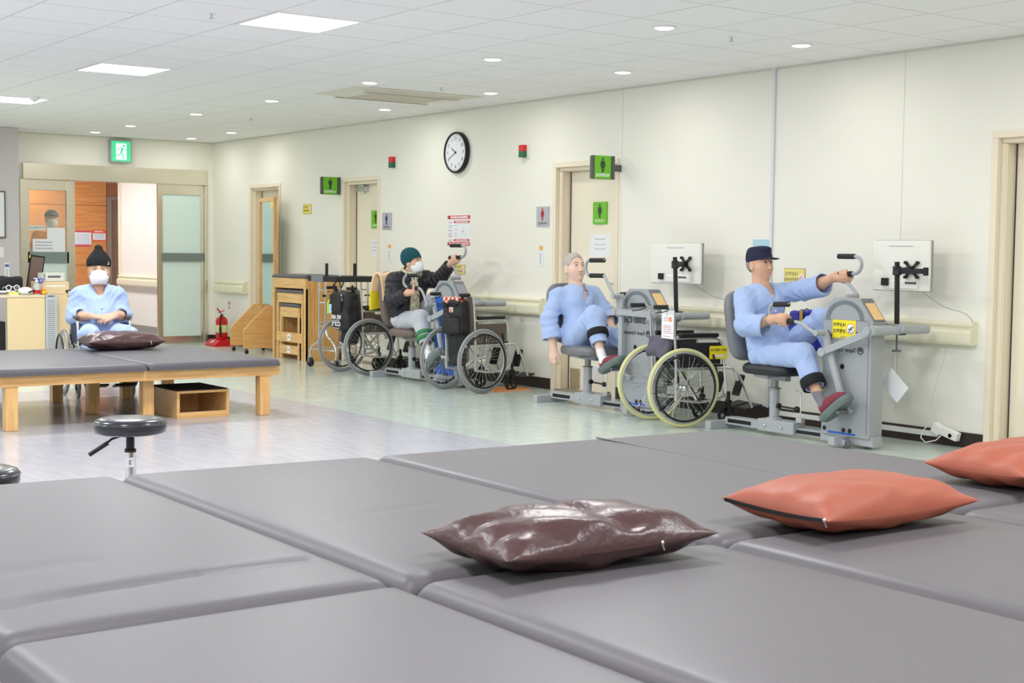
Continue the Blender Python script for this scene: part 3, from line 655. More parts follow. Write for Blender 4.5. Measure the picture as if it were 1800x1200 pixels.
# ------------------------------------------------------------------ cushions
def cushion(label, loc, rotz, w, l, hgt, m, seed=0, wrinkle=.006, group='loose vinyl cushions', tilt=(0, 0), zip_=None, zmat=None, N=56, fold=0.0):
    rr = random.Random(seed); V = []; F = []
    ph = [(rr.uniform(2, 7), rr.uniform(2, 7), rr.uniform(0, 6), rr.uniform(.3, 1)) for _ in range(9)]
    def surf(u, v, side):
        pu, pv = 1 - .10 * (1 - u * u) * (abs(v) ** 3), 1 - .10 * (1 - v * v) * (abs(u) ** 3)
        x = u * w / 2 * (1 - .075 * (1 - v * v) * abs(u) ** 5 * 1.0); y = v * l / 2 * (1 - .075 * (1 - u * u) * abs(v) ** 5)
        t = max(0, (1 - abs(u) ** 3.4)) ** .55 * max(0, (1 - abs(v) ** 3.0)) ** .55
        wr = sum(a * math.sin(fx * 1.6 * u + fy * 1.6 * v + p) for fx, fy, p, a in ph) / 3
        edge = (1 - abs(u) ** 8) * (1 - abs(v) ** 8)
        radial = .5 * math.sin(23 * u + 4 * math.sin(5 * v + u * 3)) * (abs(v) ** 1.2) * .6 + math.sin(9 * u + 5 * math.sin(3 * v)) * (abs(v) ** 2) + math.sin(11 * v + 2) * (abs(u) ** 2)
        z = t * hgt * (.62 if side > 0 else -.38) + side * wrinkle * edge * (wr + radial * .9) * (.35 + .65 * (1 - t * .4))
        if side > 0 and fold: z -= fold * math.exp(-((u - .1 + .15 * v) / .10) ** 2) * edge
        if side < 0: z = max(z, -hgt * .38)
        return (x, y, z + hgt * .38 + (.015 * (u * u) * (v * v)))
    for side in (1, -1):
        base = len(V)
        for j in range(N + 1):
            for i in range(N + 1):
                u = math.sin((2 * i / N - 1) * PI / 2 * .98) / math.sin(PI / 2 * .98); v = math.sin((2 * j / N - 1) * PI / 2 * .98) / math.sin(PI / 2 * .98)
                V.append(surf(u, v, side))
        for j in range(N):
            for i in range(N):
                a = base + j * (N + 1) + i; f = (a, a + 1, a + N + 2, a + N + 1); F.append(f if side > 0 else f[::-1])
    o = MB().add(V, F, 0, True).build('cushion', m); o.location = loc; o.rotation_euler = (tilt[0], tilt[1], rotz); tag(o, label, 'cushion', group)
    if zip_:
        a, b2, wid, edge_v = zip_
        pts = []
        for k in range(25):
            s = a + (b2 - a) * k / 24
            p = surf(s, -1, 1) if edge_v == 'front' else surf(-1, s, 1); pts.append((p[0] * (1.004), p[1] * 1.004, p[2] + .002))
        zb = MB()
        for k in range(24): zb.bar(pts[k], pts[k + 1], .008, wid)
        zz = zb.build('zip', zmat or M_black, o)
        p = pts[0 if a < b2 else -1]; MB().ell(pts[-1] if edge_v == 'front' else pts[-1], (.006, .006, .008), 8, 6).bar(pts[-1], Vector(pts[-1]) + Vector((.004, -.006, -.02)), .006, .003).build('zip_pull', M_chrome, o)
    return o
M_brn = mat('brown_leatherette', (76, 51, 51), .33, spec=.5, bump=(38, .3)); M_org = mat('orange_leatherette', (162, 90, 70), .5, spec=.3, bump=(70, .12))
cushion('dark brown leatherette cushion in the foreground with a crumpled top and white zip pull', (2.45, 3.105, TOP - .002), -.03, .72, .44, .14, M_brn, 3, .010, fold=.012, zip_=(-.3, .45, .004, 'front'), zmat=M_brn)
cushion('whole orange leatherette cushion with a black zip edge on the grey tables', (3.535, 3.03, TOP - .002), -.02, .70, .46, .15, M_org, 11, .007, zip_=(.92, -.92, .012, 'side'))
cushion('orange leatherette cushion cut off by the right edge of the photo', (4.79, 3.23, TOP - .002), .05, .74, .44, .15, M_org, 17, .007)
cushion('dark brown leatherette cushion on the pine table before the seated man', (4.30, 11.56, .456), -.08, .64, .42, .15, M_brn, 23, .008, zip_=(-.5, .6, .004, 'front'), zmat=M_brn)

# ------------------------------------------------------------------ round stools
M_seat = mat('black_vinyl_seat', (44, 46, 52), .22, spec=.6)
def stool(label, x, y, zt):
    t = thing('swivel_stool', label, 'stool', (x, y, 0), -0.96, 'round black swivel stools')
    R = .172
    MB().lathe([(0, zt - .075), (R - .03, zt - .075), (R - .004, zt - .066), (R, zt - .05), (R, zt - .022), (R - .008, zt - .008), (R - .03, zt), (R * .5, zt + .004), (0, zt + .005)], n=48).build('seat', M_seat, t)
    MB().torus((0, 0, zt - .024), (0, 0, 1), R, .004, 48, 6).build('piping', M_seat, t)
    MB().cyl((0, 0, zt - .16), (0, 0, zt - .07), .02, 14).lathe([(.028, zt - .165), (.028, zt - .15), (.02, zt - .15)], n=16).build('collar', M_black, t)
    MB().cyl((0, 0, zt - .2), (0, 0, zt - .1), .014, 12).build('gas_piston', M_chrome, t); MB().cyl((0, 0, .08), (0, 0, zt - .15), .027, 18).build('column', M_chrome, t)
    MB().tube([(-.02, -.02, zt - .08), (-.07, -.05, zt - .1), (-.1, -.07, zt - .13)], .006, 8).tube([(-.085, -.06, zt - .118), (-.16, -.105, zt - .175)], .011, 8).build('height_lever', M_black, t)
    hub = MB().lathe([(.0, .11), (.035, .11), (.04, .06), (.0, .06)], n=16)
    hub.build('hub', M_chrome, t)
    for k in range(5):
        a = 2 * PI * k / 5; c, s = math.cos(a), math.sin(a)
        l = MB().bar((.03 * c, .03 * s, .085), (.24 * c, .24 * s, .055), .03, .022).build('base_arm', M_chrome, t, .004)
        MB().cyl((.24 * c - .012 * s, .24 * s + .012 * c, .024), (.24 * c + .012 * s, .24 * s - .012 * c, .024), .024, 14).cyl((.24 * c, .24 * s, .02), (.24 * c, .24 * s, .058), .006, 8).build('castor', M_black, l)
    return t
s1 = stool('black round swivel stool standing whole before the pine tables', 2.505, 6.62, .485)
lab = MB()
for k in range(9):
    a0 = math.radians(-125 + 55 - 54 + k * 12); a1 = math.radians(-125 + 55 - 54 + (k + 1) * 12)
    lab.add([(.0275 * math.cos(a), .0275 * math.sin(a), z) for z in (.25, .295) for a in (a0, a1)], [(0, 1, 3, 2)], 0, True)
lab.build('paper_label', M_paper, s1)
dr = F_.copy(); dr.z = 0; dr.normalize(); q = Matrix.Rotation(.96, 3, 'Z')
sign_text('2', .03, M_ink, s1, q @ (-dr * .0282 + Vector((dr.y, -dr.x, 0)) * .006) + Vector((0, 0, .272)), q @ Vector((dr.y, -dr.x, 0)), (0, 0, 1))
stool('black round swivel stool cut off by the left edge of the photo', 1.50, 5.62, .452)
# ------------------------------------------------------------------ arm and leg trainers
M_grip = mat('black_foam_grip', (40, 38, 38), .75, bump=(200, .2)); M_hous = mat('grey_housing', (158, 162, 166), .42, noise=(40, .03)); M_hous2 = mat('housing_panel', (150, 154, 160), .45)
M_ring = mat('slate_ring', (112, 122, 128), .5); M_lab = mat('orange_instruction_label', (238, 200, 140), .5, noise=(60, .12)); M_ped = mat('green_grey_pedal', (104, 116, 114), .6); M_blue = mat('blue_panel', (40, 98, 190), .4, noise=(8, .12))
def smooth_pts(pts, n=5):
    P = [Vector(p) for p in pts]; out = []
    for i in range(len(P) - 1):
        p0, p1, p2, p3 = P[max(i - 1, 0)], P[i], P[i + 1], P[min(i + 2, len(P) - 1)]
        for k in range(n):
            t = k / n; out.append(.5 * ((2 * p1) + (-p0 + p2) * t + (2 * p0 - 5 * p1 + 4 * p2 - p3) * t * t + (-p0 + 3 * p1 - 3 * p2 + p3) * t ** 3))
    return out + [P[-1]]
# local frame: x towards the camera side, y forward (the way the rider faces), z up
DOWN = dict(link=((1.072, .645), (1.50, .810)), lev=((1.06, .777), (1.215, .37)), tube=[(1.05, .777), (.99, .80), (.93, .832), (.862, .845)], g1=((.862, .845), (.70, .838)), arc=[(.70, .838), (.645, .855), (.618, .90), (.632, .945), (.665, .957)], g2=((.665, .957), (.80, .963)))
UP = dict(link=((1.012, .832), (1.50, .822)), lev=((1.058, .957), (1.063, .36)), tube=[(1.06, .965), (1.0, 1.04), (.945, 1.112), (.93, 1.12)], g1=((.93, 1.12), (.763, 1.118)), arc=[(.763, 1.118), (.72, 1.135), (.698, 1.18), (.715, 1.228), (.76, 1.243)], g2=((.76, 1.243), (.935, 1.245)))
OUT = dict(link=((1.02, .84), (1.50, .822)), lev=((1.05, 1.02), (1.04, .42)), tube=[(1.06, 1.03), (1.0, 1.09), (.93, 1.14), (.885, 1.172)], g1=((.89, 1.175), (1.01, 1.178)), arc=[(1.01, 1.178), (1.065, 1.195), (1.09, 1.24), (1.075, 1.285), (1.025, 1.30)], g2=((1.025, 1.30), (.88, 1.30)))
MID = dict(link=((1.072, .649), (1.50, .79)), lev=((1.085, .785), (1.215, .37)), tube=[(1.09, .785), (1.06, .84), (1.0, .915), (.95, .94)], g1=((.94, .942), (.756, .94)), arc=[(.756, .94), (.69, .957), (.655, 1.0), (.68, 1.045), (.74, 1.06)], g2=((.74, 1.06), (.93, 1.066)))
OUTH = dict(link=((1.02, .84), (1.50, .822)), lev=((1.03, 1.045), (1.03, .42)), tube=[(1.02, 1.06), (.965, 1.12), (.88, 1.19), (.845, 1.225)], g1=((.86, 1.241), (1.06, 1.246)), arc=[(1.06, 1.246), (1.12, 1.265), (1.143, 1.312), (1.12, 1.35), (1.07, 1.36)], g2=((1.07, 1.36), (.88, 1.36)))
def trainer(label, y0, near, far, seat_m, back_m, peds, blue=False, near_out=False):
    t = thing('arm_leg_trainer', label, 'exercise machine', (7.56, y0, 0), PI, 'grey arm and leg trainers along the wall')
    # base
    MB().box(-.19, .19, -.03, .03, .0, .062).build('rear_crossbar', M_grey, t, .004)
    MB().box(-.19, .19, 1.17, 1.23, .022, .078).build('front_crossbar', M_grey, t, .004)
    bm = MB().box(-.042, .042, .03, .385, .035, .09); bm.box(-.03, .03, .385, 1.02, .03, .075).box(-.05, .05, .98, 1.44, .022, .085); bm.build('beam', M_grey, t, .003)
    MB().box(-.044, .044, .06, .3, .05, .078).box(-.034, .034, .74, .96, .042, .066).build('slot', M_black, t)['kind'] = 'stuff'
    br = MB().box(-.06, .06, .385, .735, .028, .115).build('clamp_bracket', M_grey, t, .004)
    for u in (.455, .62): MB().cyl((.06, u, .07), (.07, u, .07), .013, 6).cyl((.07, u, .07), (.074, u, .07), .007, 8).build('bolt', M_chrome, br)
    for s in (1, -1):
        c = MB().lathe([(0, -.012), (.012, -.012), (.03, -.012), (.034, -.008), (.034, .008), (.03, .012), (.012, .012), (0, .012)], (s * .11, 1.265, .0345), (1, 0, 0), 18).build('castor', M_dgrey, t)
        MB().bar((s * .11 - .018, 1.21, .05), (s * .11 - .018, 1.27, .036), .004, .04).bar((s * .11 + .018, 1.21, .05), (s * .11 + .018, 1.27, .036), .004, .04).build('castor_fork', M_grey, c)
    # seat post
    MB().cyl((0, .49, .11), (0, .49, .335), .036, 20).lathe([(.06, .115), (.055, .125), (.037, .13)], (0, .49, 0), n=20).build('post_sleeve', M_grey, t)
    MB().cyl((0, .49, .33), (0, .49, .42), .027, 16).lathe([(.045, .335), (.045, .345), (.03, .345)], (0, .49, 0), n=16).build('post', mat('dull_zinc', (150, 152, 150), .35, .7), t)
    kn = MB().cyl((.0, .49, .215), (.0, .70, .208), .007, 8).lathe([(.0, -.02), (.02, -.016), (.022, .0), (.016, .02), (.0, .022)], (0, .715, .207), (0, 1, 0), 8).cyl((0, .525, .215), (0, .545, .215), .02, 12).build('clamp_screw', M_black, t)
    sf = MB().bar((.0, .26, .56), (.0, .27, .47), .05, .05).bar((.0, .262, .485), (.0, .36, .425), .05, .045).bar((0, .34, .43), (0, .62, .42), .06, .045).box(-.15, .15, .42, .56, .425, .448); sf.build('seat_frame', M_grey, t, .005)
    MB().tube([(.0, .745, .11), (.0, .745, .33), (.0, .70, .335)], .005, 8).box(-.02, .02, .72, .77, .115, .15).build('latch_rod', M_alu, t)
    # seat and back pads
    sp = MB(); n = 40
    def srp(k, a, b2): th = 2 * PI * k / n; c, s = math.cos(th), math.sin(th); return (a * math.copysign(abs(c) ** .48, c), b2 * math.copysign(abs(s) ** .48, s))
    rings = [(.0, .92), (.012, .98), (.04, 1.0), (.06, .97), (.072, .9), (.078, .7), (.08, .35), (.08, .02)]
    V = [(srp(k, .205 * q, .235 * q)[0], .53 + srp(k, .205 * q, .235 * q)[1], .448 + hz) for hz, q in rings for k in range(n)]
    sp.add(V, [(i * n + k, i * n + (k + 1) % n, (i + 1) * n + (k + 1) % n, (i + 1) * n + k) for i in range(len(rings) - 1) for k in range(n)], 0, True)
    sp.build('seat', seat_m, t)
    bp = MB(); rg = [(.0, .90), (.012, .97), (.035, 1), (.06, .99), (.075, .95), (.083, .8), (.085, .4), (.085, .02)]
    A = Vector((0, -.19, .98)).normalized(); N = Vector((0, .98, .19)).normalized(); C = Vector((0, .185, .78))
    V = []
    for hz, q in rg:
        for k in range(n): a, b2 = srp(k, .205 * q, .262 * q); V.append(C + Vector((a, 0, 0)) + A * b2 + N * (hz - .02))
    bp.add(V, [(i * n + k, i * n + (k + 1) % n, (i + 1) * n + (k + 1) % n, (i + 1) * n + k) for i in range(len(rg) - 1) for k in range(n)], 0, True)
    bp.add([C + A * .262 * .9 * 0 + Vector((srp(k, .205 * .9, .262 * .9)[0], 0, 0)) + A * srp(k, .205 * .9, .262 * .9)[1] - N * .02 for k in range(n)], [tuple(range(n))[::-1]])
    bp.build('backrest', back_m, t)
    # housing
    prof = [(1.0, .075), (1.42, .075), (1.42, .80), (1.432, .865), (1.312, 1.015), (1.09, 1.018), (1.045, .975), (1.0, .87)]
    hs = MB().prism(prof, 'x', -.065, .065).build('housing', M_hous, t, .008)
    MB().box(.0655, .0672, 1.008, 1.385, .866, .869).build('housing_seam', M_dgrey, hs)
    MB().box(.0, .0665, 1.395, 1.398, .1, .86).build('housing_seam', M_dgrey, hs)
    ring = MB(); N_ = 24; cu, cz = 1.187, .868
    V = []
    for k in range(N_ + 1):
        th = PI * k / N_
        for r in (.168, .132): V += [(.0655, cu + r * math.cos(th), cz + r * .80 * math.sin(th)), (.0675, cu + r * math.cos(th), cz + r * .80 * math.sin(th))]
    F = []
    for k in range(N_):
        a, b2 = 4 * k, 4 * k + 4; F += [(a + 1, b2 + 1, b2 + 3, a + 3), (a, b2, b2 + 1, a + 1), (a + 2, a + 3, b2 + 3, b2 + 2)]
    ring.add(V, F).build('dial_ring', M_ring, hs)
    rr = random.Random(5); tx = MB()
    for k in range(26):
        th = PI * (.1 + .8 * k / 25); r = .15; p = Vector((.0679, cu + r * math.cos(th), cz + r * .8 * math.sin(th))); tx.bar(p - Vector((0, math.cos(th), .8 * math.sin(th))) * .006, p + Vector((0, math.cos(th), .8 * math.sin(th))) * .006, .006 * rr.uniform(.5, 1), .0008, up=(1, 0, 0))
    tx.build('ring_print', M_dgrey, hs)['kind'] = 'stuff'
    dv = Vector((0, 1.432 - 1.312, .865 - 1.015)); dn = Vector((0, .15, .12)).normalized(); L = dv.length; dv.normalize()
    c0 = Vector((0, 1.312, 1.015))
    MB().obox(c0 + dv * L * .5 + dn * .003, (.112, L * .98, .006), Matrix((Vector((1, 0, 0)), dv, dn)).transposed()).build('console', mat('console_bezel', (122, 124, 126), .4), hs)
    MB().obox(c0 + dv * L * .57 + dn * .0065, (.095, L * .72, .002), Matrix((Vector((1, 0, 0)), dv, dn)).transposed()).build('instruction_label', M_lab if not blue else M_hous2, hs)
    for (u, z, r) in ((1.175, .55, .018), (1.03, .115, .016), (1.2, .115, .016), (1.255, .115, .016)): MB().cyl((.06, u, z), (.069, u, z), r, 16).build('plug', M_black, hs)
    if blue:
        MB().prism([(1.02, .11), (1.36, .11), (1.36, .86), (1.02, .86)], 'x', .0655, .0675).build('blue_panel', M_blue, hs)
        sign_text('1000', .07, M_ink, hs, (.0685, 1.12, .78), (0, 1, 0), (0, 0, 1))
    else:
        MB().box(.0655, .067, 1.06, 1.3, .085, .1).build('blue_smudge', M_blue, hs)
        sign_text('2000 CyL', .072, M_ink, hs, (.068, 1.16, .765), (0, 1, 0), (0, 0, 1)); sign_text('Super Dynamic', .042, M_ink, hs, (.068, 1.16, .665), (0, 1, 0), (0, 0, 1))
        MB().torus((.068, 1.33, .665), (1, 0, 0), .022, .003, 20, 5).torus((.068, 1.33, .67), (1, 0, 0), .008, .003, 12, 5).build('emblem', M_ink, hs)
    # cross rod carrying the two links
    MB().cyl((.19, 1.475, .808), (-.44, 1.475, .808), .030, 20).lathe([(.0, .445), (.02, .444), (.03, .437)], (0, 1.475, .808), (-1, 0, 0), 20).build('cross_rod', M_grey, t)
    MB().box(-.07, .07, 1.41, 1.475, .775, .842).build('rod_bracket', M_grey, t, .004)
    crank = Vector((0, 1.14, .31))
    MB().cyl((-.11, crank.y, crank.z), (.11, crank.y, crank.z), .02, 14).build('crank_axle', M_alu, t)
    for s, cfg, nm in ((1, near, 'near'), (-1, far, 'far')):
        lx, hx = s * .15, s * .205
        def P(q, x): return (x, q[0], q[1])
        lk = MB().bar(P(cfg['link'][0], lx), P(cfg['link'][1], lx), .026, .048)
        for q in cfg['link']: lk.cyl((lx - .02, *q), (lx + .02, *q), .031, 20)
        lk.build('link_bar', M_grey, t, .003)
        MB().bar(P(cfg['lev'][0], lx - s * .03), P(cfg['lev'][1], lx - s * .03), .026, .045).build('lever', M_grey, t, .003)
        MB().cyl(P(cfg['lev'][0], lx - s * .045), P(cfg['lev'][0], hx + s * .012), .02, 14).build('handle_joint', M_grey, t)
        h = MB().tube(smooth_pts([P(q, hx) for q in cfg['tube'] + [cfg['g1'][0]]][:-1] + [P(cfg['g1'][0], hx)]), .0125, 10).tube(smooth_pts([P(cfg['g1'][0], hx), P(cfg['g1'][1], hx)] + [P(q, hx) for q in cfg['arc'][1:]] + [P(cfg['g2'][1], hx)]), .0125, 10).build('handle', M_grey, t)
        for g in ('g1', 'g2'): MB().tube([P(cfg[g][0], hx), P(cfg[g][1], hx)], .019, 14).build('grip', M_grip, h)
        # pedal: (u, z, pitch)
        pu, pz, pa = peds[0 if s > 0 else 1]; ca, sa = math.cos(pa), math.sin(pa); px = s * .185
        def Q(x, a, hh): return (px + x, pu + ca * a - sa * hh, pz + sa * a + ca * hh)
        pb = MB(); n2 = 28; V = []
        for hh, q in ((-.03, .82), (-.012, .98), (.0, 1.0), (.012, 1.0), (.02, .99), (.018, .88), (.008, .84), (.006, .5), (.006, .02)):
            for k in range(n2):
                th = 2 * PI * k / n2; c, s_ = math.cos(th), math.sin(th); V.append(Q(.062 * q * math.copysign(abs(c) ** .7, c) * (1 + .12 * s_), .158 * q * math.copysign(abs(s_) ** .85, s_), hh))
        F = [(i * n2 + k, i * n2 + (k + 1) % n2, (i + 1) * n2 + (k + 1) % n2, (i + 1) * n2 + k) for i in range(8) for k in range(n2)]
        pb.add(V, F, 0, True).add(V[:n2], [tuple(range(n2))[::-1]])
        pb.build('pedal', M_ped, t)
        piv = Vector(Q(0, .03, -.05)); MB().cyl((px - .05, piv.y, piv.z), (px + .045, piv.y, piv.z), .014, 10).bar(Q(.0, .03, -.025), tuple(piv), .03, .02).build('pedal_bracket', M_dgrey, t)
        MB().bar((s * .1, crank.y, crank.z), (s * .1, piv.y, piv.z), .02, .036, up=(1, 0, 0)).cyl((s * .085, piv.y, piv.z), (s * .15, piv.y, piv.z), .012, 10).build('crank_arm', M_alu, t)
    return t
M_sg = mat('grey_seat_vinyl', (120, 122, 126), .4); M_sk = mat('black_seat_vinyl', (36, 36, 40), .42); M_sb = mat('brown_seat_vinyl', (112, 98, 90), .45); M_sg2 = mat('mid_grey_back_vinyl', (116, 118, 124), .4)
T3 = trainer('grey arm and leg trainer ridden by the man in the navy cap', 7.70, DOWN, OUT, M_sk, M_sg2, [(1.235, .275, math.radians(38)), (1.05, .40, math.radians(20))])
T2 = trainer('grey arm and leg trainer ridden by the bareheaded grey-haired man', 9.86, UP, DOWN, M_sg, M_sg2, [(1.025, .40, math.radians(26)), (1.235, .27, math.radians(38))])
T1 = trainer('blue panelled arm and leg trainer ridden by the woman in the teal hat', 12.69, MID, OUTH, M_sb, M_sb, [(1.225, .265, math.radians(38)), (1.05, .40, math.radians(20))], blue=True)
# yellow warning plate on the nearest trainer
t = thing('warning_plate', 'yellow fall warning plate with a tumbling figure on the nearest trainer housing', 'sign'); t.matrix_world = T3.matrix_basis @ Matrix.Translation((.0655, 1.185, .805)) @ Matrix(((0, 0, 1), (1, 0, 0), (0, 1, 0))).to_4x4()
plate(.205, .125, .004).build('plate', mat('bright_yellow', (238, 222, 36), .45), t, .001); MB().lathe([(0, .0052), (.034, .0052), (.036, .004)], (.058, .004, 0), n=24).build('disc', M_paper, t); MB().torus((.058, .004, .0052), (0, 0, 1), .035, .0015, 24, 4).build('disc_ring', M_red, t)
fg = MB().lathe([(0, .0062), (.006, .006), (.006, .0052)], (.075, .016, 0), n=10)
for p0, p1, wd in (((.068, .010), (.052, -.002), .009), ((.052, -.002), (.038, .006), .006), ((.052, -.003), (.044, -.016), .006), ((.064, .006), (.058, .022), .004), ((.066, .004), (.076, -.008), .004), ((.04, -.02), (.074, -.02), .003)): fg.bar((*p0, .0057), (*p1, .0057), wd, .001)
fg.build('tumbling_figure', M_black, t)['kind'] = 'stuff'
sign_text('낙상주의', .030, M_ink, t, (-.04, .028, .0045), (1, 0, 0), (0, 1, 0), bold=.0006); sign_text('보행주의', .030, M_ink, t, (-.04, -.016, .0045), (1, 0, 0), (0, 1, 0), bold=.0006)
lines(t, M_fink, -.03, .03, [-.052], .008, .004, 'small_print', 2)
# monitors on clamp poles
M_mon = mat('white_monitor_shell', (236, 235, 226), .45); M_blk2 = mat('black_mount_metal', (28, 28, 31), .4, .2)
def monitor(T, label, u, zc, w_, h_, pole_u, pz0, pz1, plabel, lean=0.0, arm=None, vo=-.04):
    p = thing('monitor_pole', plabel, 'monitor mount', (7.56, T.location.y, 0), PI, 'black clamp poles for the monitors')
    MB().tube([(-.17, pole_u, pz0), (-.17, pole_u + lean, pz1)], .0175, 16).build('pole', M_blk2, p)
    MB().box(-.2, -.14, pole_u - .025, pole_u + .055, .775, .845).build('clamp', M_blk2, p, .004)
    MB().cyl((-.17, pole_u, .665), (-.17, pole_u, .78), .006, 8).lathe([(0, .66), (.03, .66), (.03, .672), (0, .672)], (-.17, pole_u, 0), n=14).build('clamp_screw', M_dgrey, p)
    MB().lathe([(.03, -.03), (.03, .03), (.018, .03), (.018, -.03), (.03, -.03)], (-.17, pole_u + lean * .9, pz1 - .06), n=16).bar((-.19, pole_u + lean, pz1 - .06), (-.34, pole_u + vo, pz1 - .055), .03, .04).build('arm', M_blk2, p)
    if arm: MB().bar((-.18, pole_u, pz1 - .065), (-.20, pole_u + .20, pz1 - .06), .02, .035).cyl((-.2, pole_u + .2, pz1 - .09), (-.2, pole_u + .2, pz1 - .035), .018, 12).build('second_arm', M_blk2, p)
    v = MB(); cx, cz = -.345, pz1 - .055; vu = pole_u + vo
    for sy in (1, -1):
        for sz in (1, -1):
            v.bar((cx, vu, cz), (cx - .01, vu + sy * .05, cz + sz * .05), .022, .006, up=(1, 0, 0)).cyl((cx - .016, vu + sy * .05, cz + sz * .05), (cx + .004, vu + sy * .05, cz + sz * .05), .011, 10)
    v.box(cx - .01, cx + .008, vu - .025, vu + .025, cz - .025, cz + .025); v.build('vesa_bracket', M_blk2, p)
    m = thing('monitor', label, 'monitor', (7.56, T.location.y, 0), PI, 'white monitors seen from behind')
    MB().box(-.40, -.366, u - w_ / 2, u + w_ / 2, zc - h_ / 2, zc + h_ / 2).build('shell', M_mon, m, .005)
    MB().box(-.404, -.385, u - w_ / 2 - .003, u + w_ / 2 + .003, zc - h_ / 2 - .003, zc + h_ / 2 + .003).build('bezel', mat('grey_bezel', (150, 150, 148), .45), m, .002)
    MB().box(-.37, -.358, u - w_ * .3, u + w_ * .32, zc - h_ * .46, zc - h_ * .3).build('port_cover', M_white, m, .003)
    pt = MB()
    for k in range(7): pt.box(-.362, -.356, u + .05 + k * .014, u + .06 + k * .014, zc - h_ * .36, zc - h_ * .32)
    pt.build('ports', M_black, m)['kind'] = 'stuff'
    vs = MB()
    for k in range(30): vs.box(-.367, -.3645, u - .1 + k * .007, u - .097 + k * .007, zc + h_ * .38, zc + h_ * .40)
    vs.build('vent', M_fink, m)['kind'] = 'stuff'
    MB().box(-.358, -.34, u - w_ * .3, u - w_ * .3 + .055, zc - h_ * .4, zc - h_ * .25).build('black_box', M_blk2, m, .002)
    MB().tube(smooth_pts([(-.36, u + w_ * .3, zc - h_ * .34), (-.38, u + w_ * .36, zc - h_ * .5), (-.47, u + w_ * .62, zc - h_ * .8), (-.55, u + w_ * .85, .92), (-.62, u + w_ * .9, .84)]), .0025, 5).build('cable', M_fink, m)
monitor(T3, 'white monitor seen from behind, right of the man in the navy cap', 1.295, 1.24, .485, .345, 1.44, .775, 1.268, 'black clamp pole with two arms on the nearest trainer', -.015, arm=True)
monitor(T2, 'white monitor seen from behind, left of the man in the navy cap', 1.155, 1.225, .60, .33, 1.40, .775, 1.278, 'black clamp pole with one arm on the middle trainer', -.03, vo=-.1)
# white card hanging from the near clamp
t = thing('hanging_card', 'blank white card hung askew on a string under the nearest clamp pole', 'card', (7.56 + .17, 7.70 - 1.436, 0), PI)
MB().tube([(0, 0, .66), (.0, -.005, .6), (.0, 0, .535)], .0012, 5).build('string', M_paper, t)
MB().obox((0, -.005, .43), (.002, .19, .142), Matrix.Rotation(math.radians(-41), 3, 'X')).build('sheet', M_paper, t)
# thin cable down the wall
tag(MB().tube(smooth_pts([(XW - .004, 6.20, .74), (XW - .006, 6.22, .6), (XW - .006, 6.26, .5), (XW - .006, 6.29, .38), (XW - .004, 6.31, .3), (XW - .02, 6.25, .12)]), .002, 5).build('wall_cable', M_paper), 'thin white cable running down the wall below the handrail', 'cable')

# ------------------------------------------------------------------ wheelchairs
def spoked_wheel(parent, x, R, tire_m, rim_m, side):
    t = MB().torus((x, 0, R), (1, 0, 0), R - .0165, .0165, 64, 10).build('tyre', tire_m, parent)
    MB().lathe([(R - .04, -.011), (R - .03, -.013), (R - .028, 0), (R - .03, .013), (R - .04, .011), (R - .043, 0), (R - .04, -.011)], (x, 0, R), (1, 0, 0), 64).build('rim', rim_m, t)
    MB().torus((x + side * .038, 0, R), (1, 0, 0), R - .052, .009, 56, 8).build('hand_rim', M_black if rim_m is not M_black else M_chrome, t)
    MB().lathe([(0, -.035), (.018, -.035), (.022, -.028), (.014, -.02), (.014, .02), (.024, .028), (.02, .035), (0, .036)], (x, 0, R), (1, 0, 0), 20).build('hub', M_chrome, t)
    sp = MB()
    for k in range(32):
        a = 2 * PI * k / 32; b2 = a + (1 if k % 4 < 2 else -1) * 1.15; o = .02 if k % 2 else -.02
        sp.tube([(x + o, .022 * math.cos(b2), R + .022 * math.sin(b2)), (x, (R - .04) * math.cos(a), R + (R - .04) * math.sin(a))], .0013, 4, caps=False)
    sp.build('spokes', M_chrome, t)['kind'] = 'stuff'
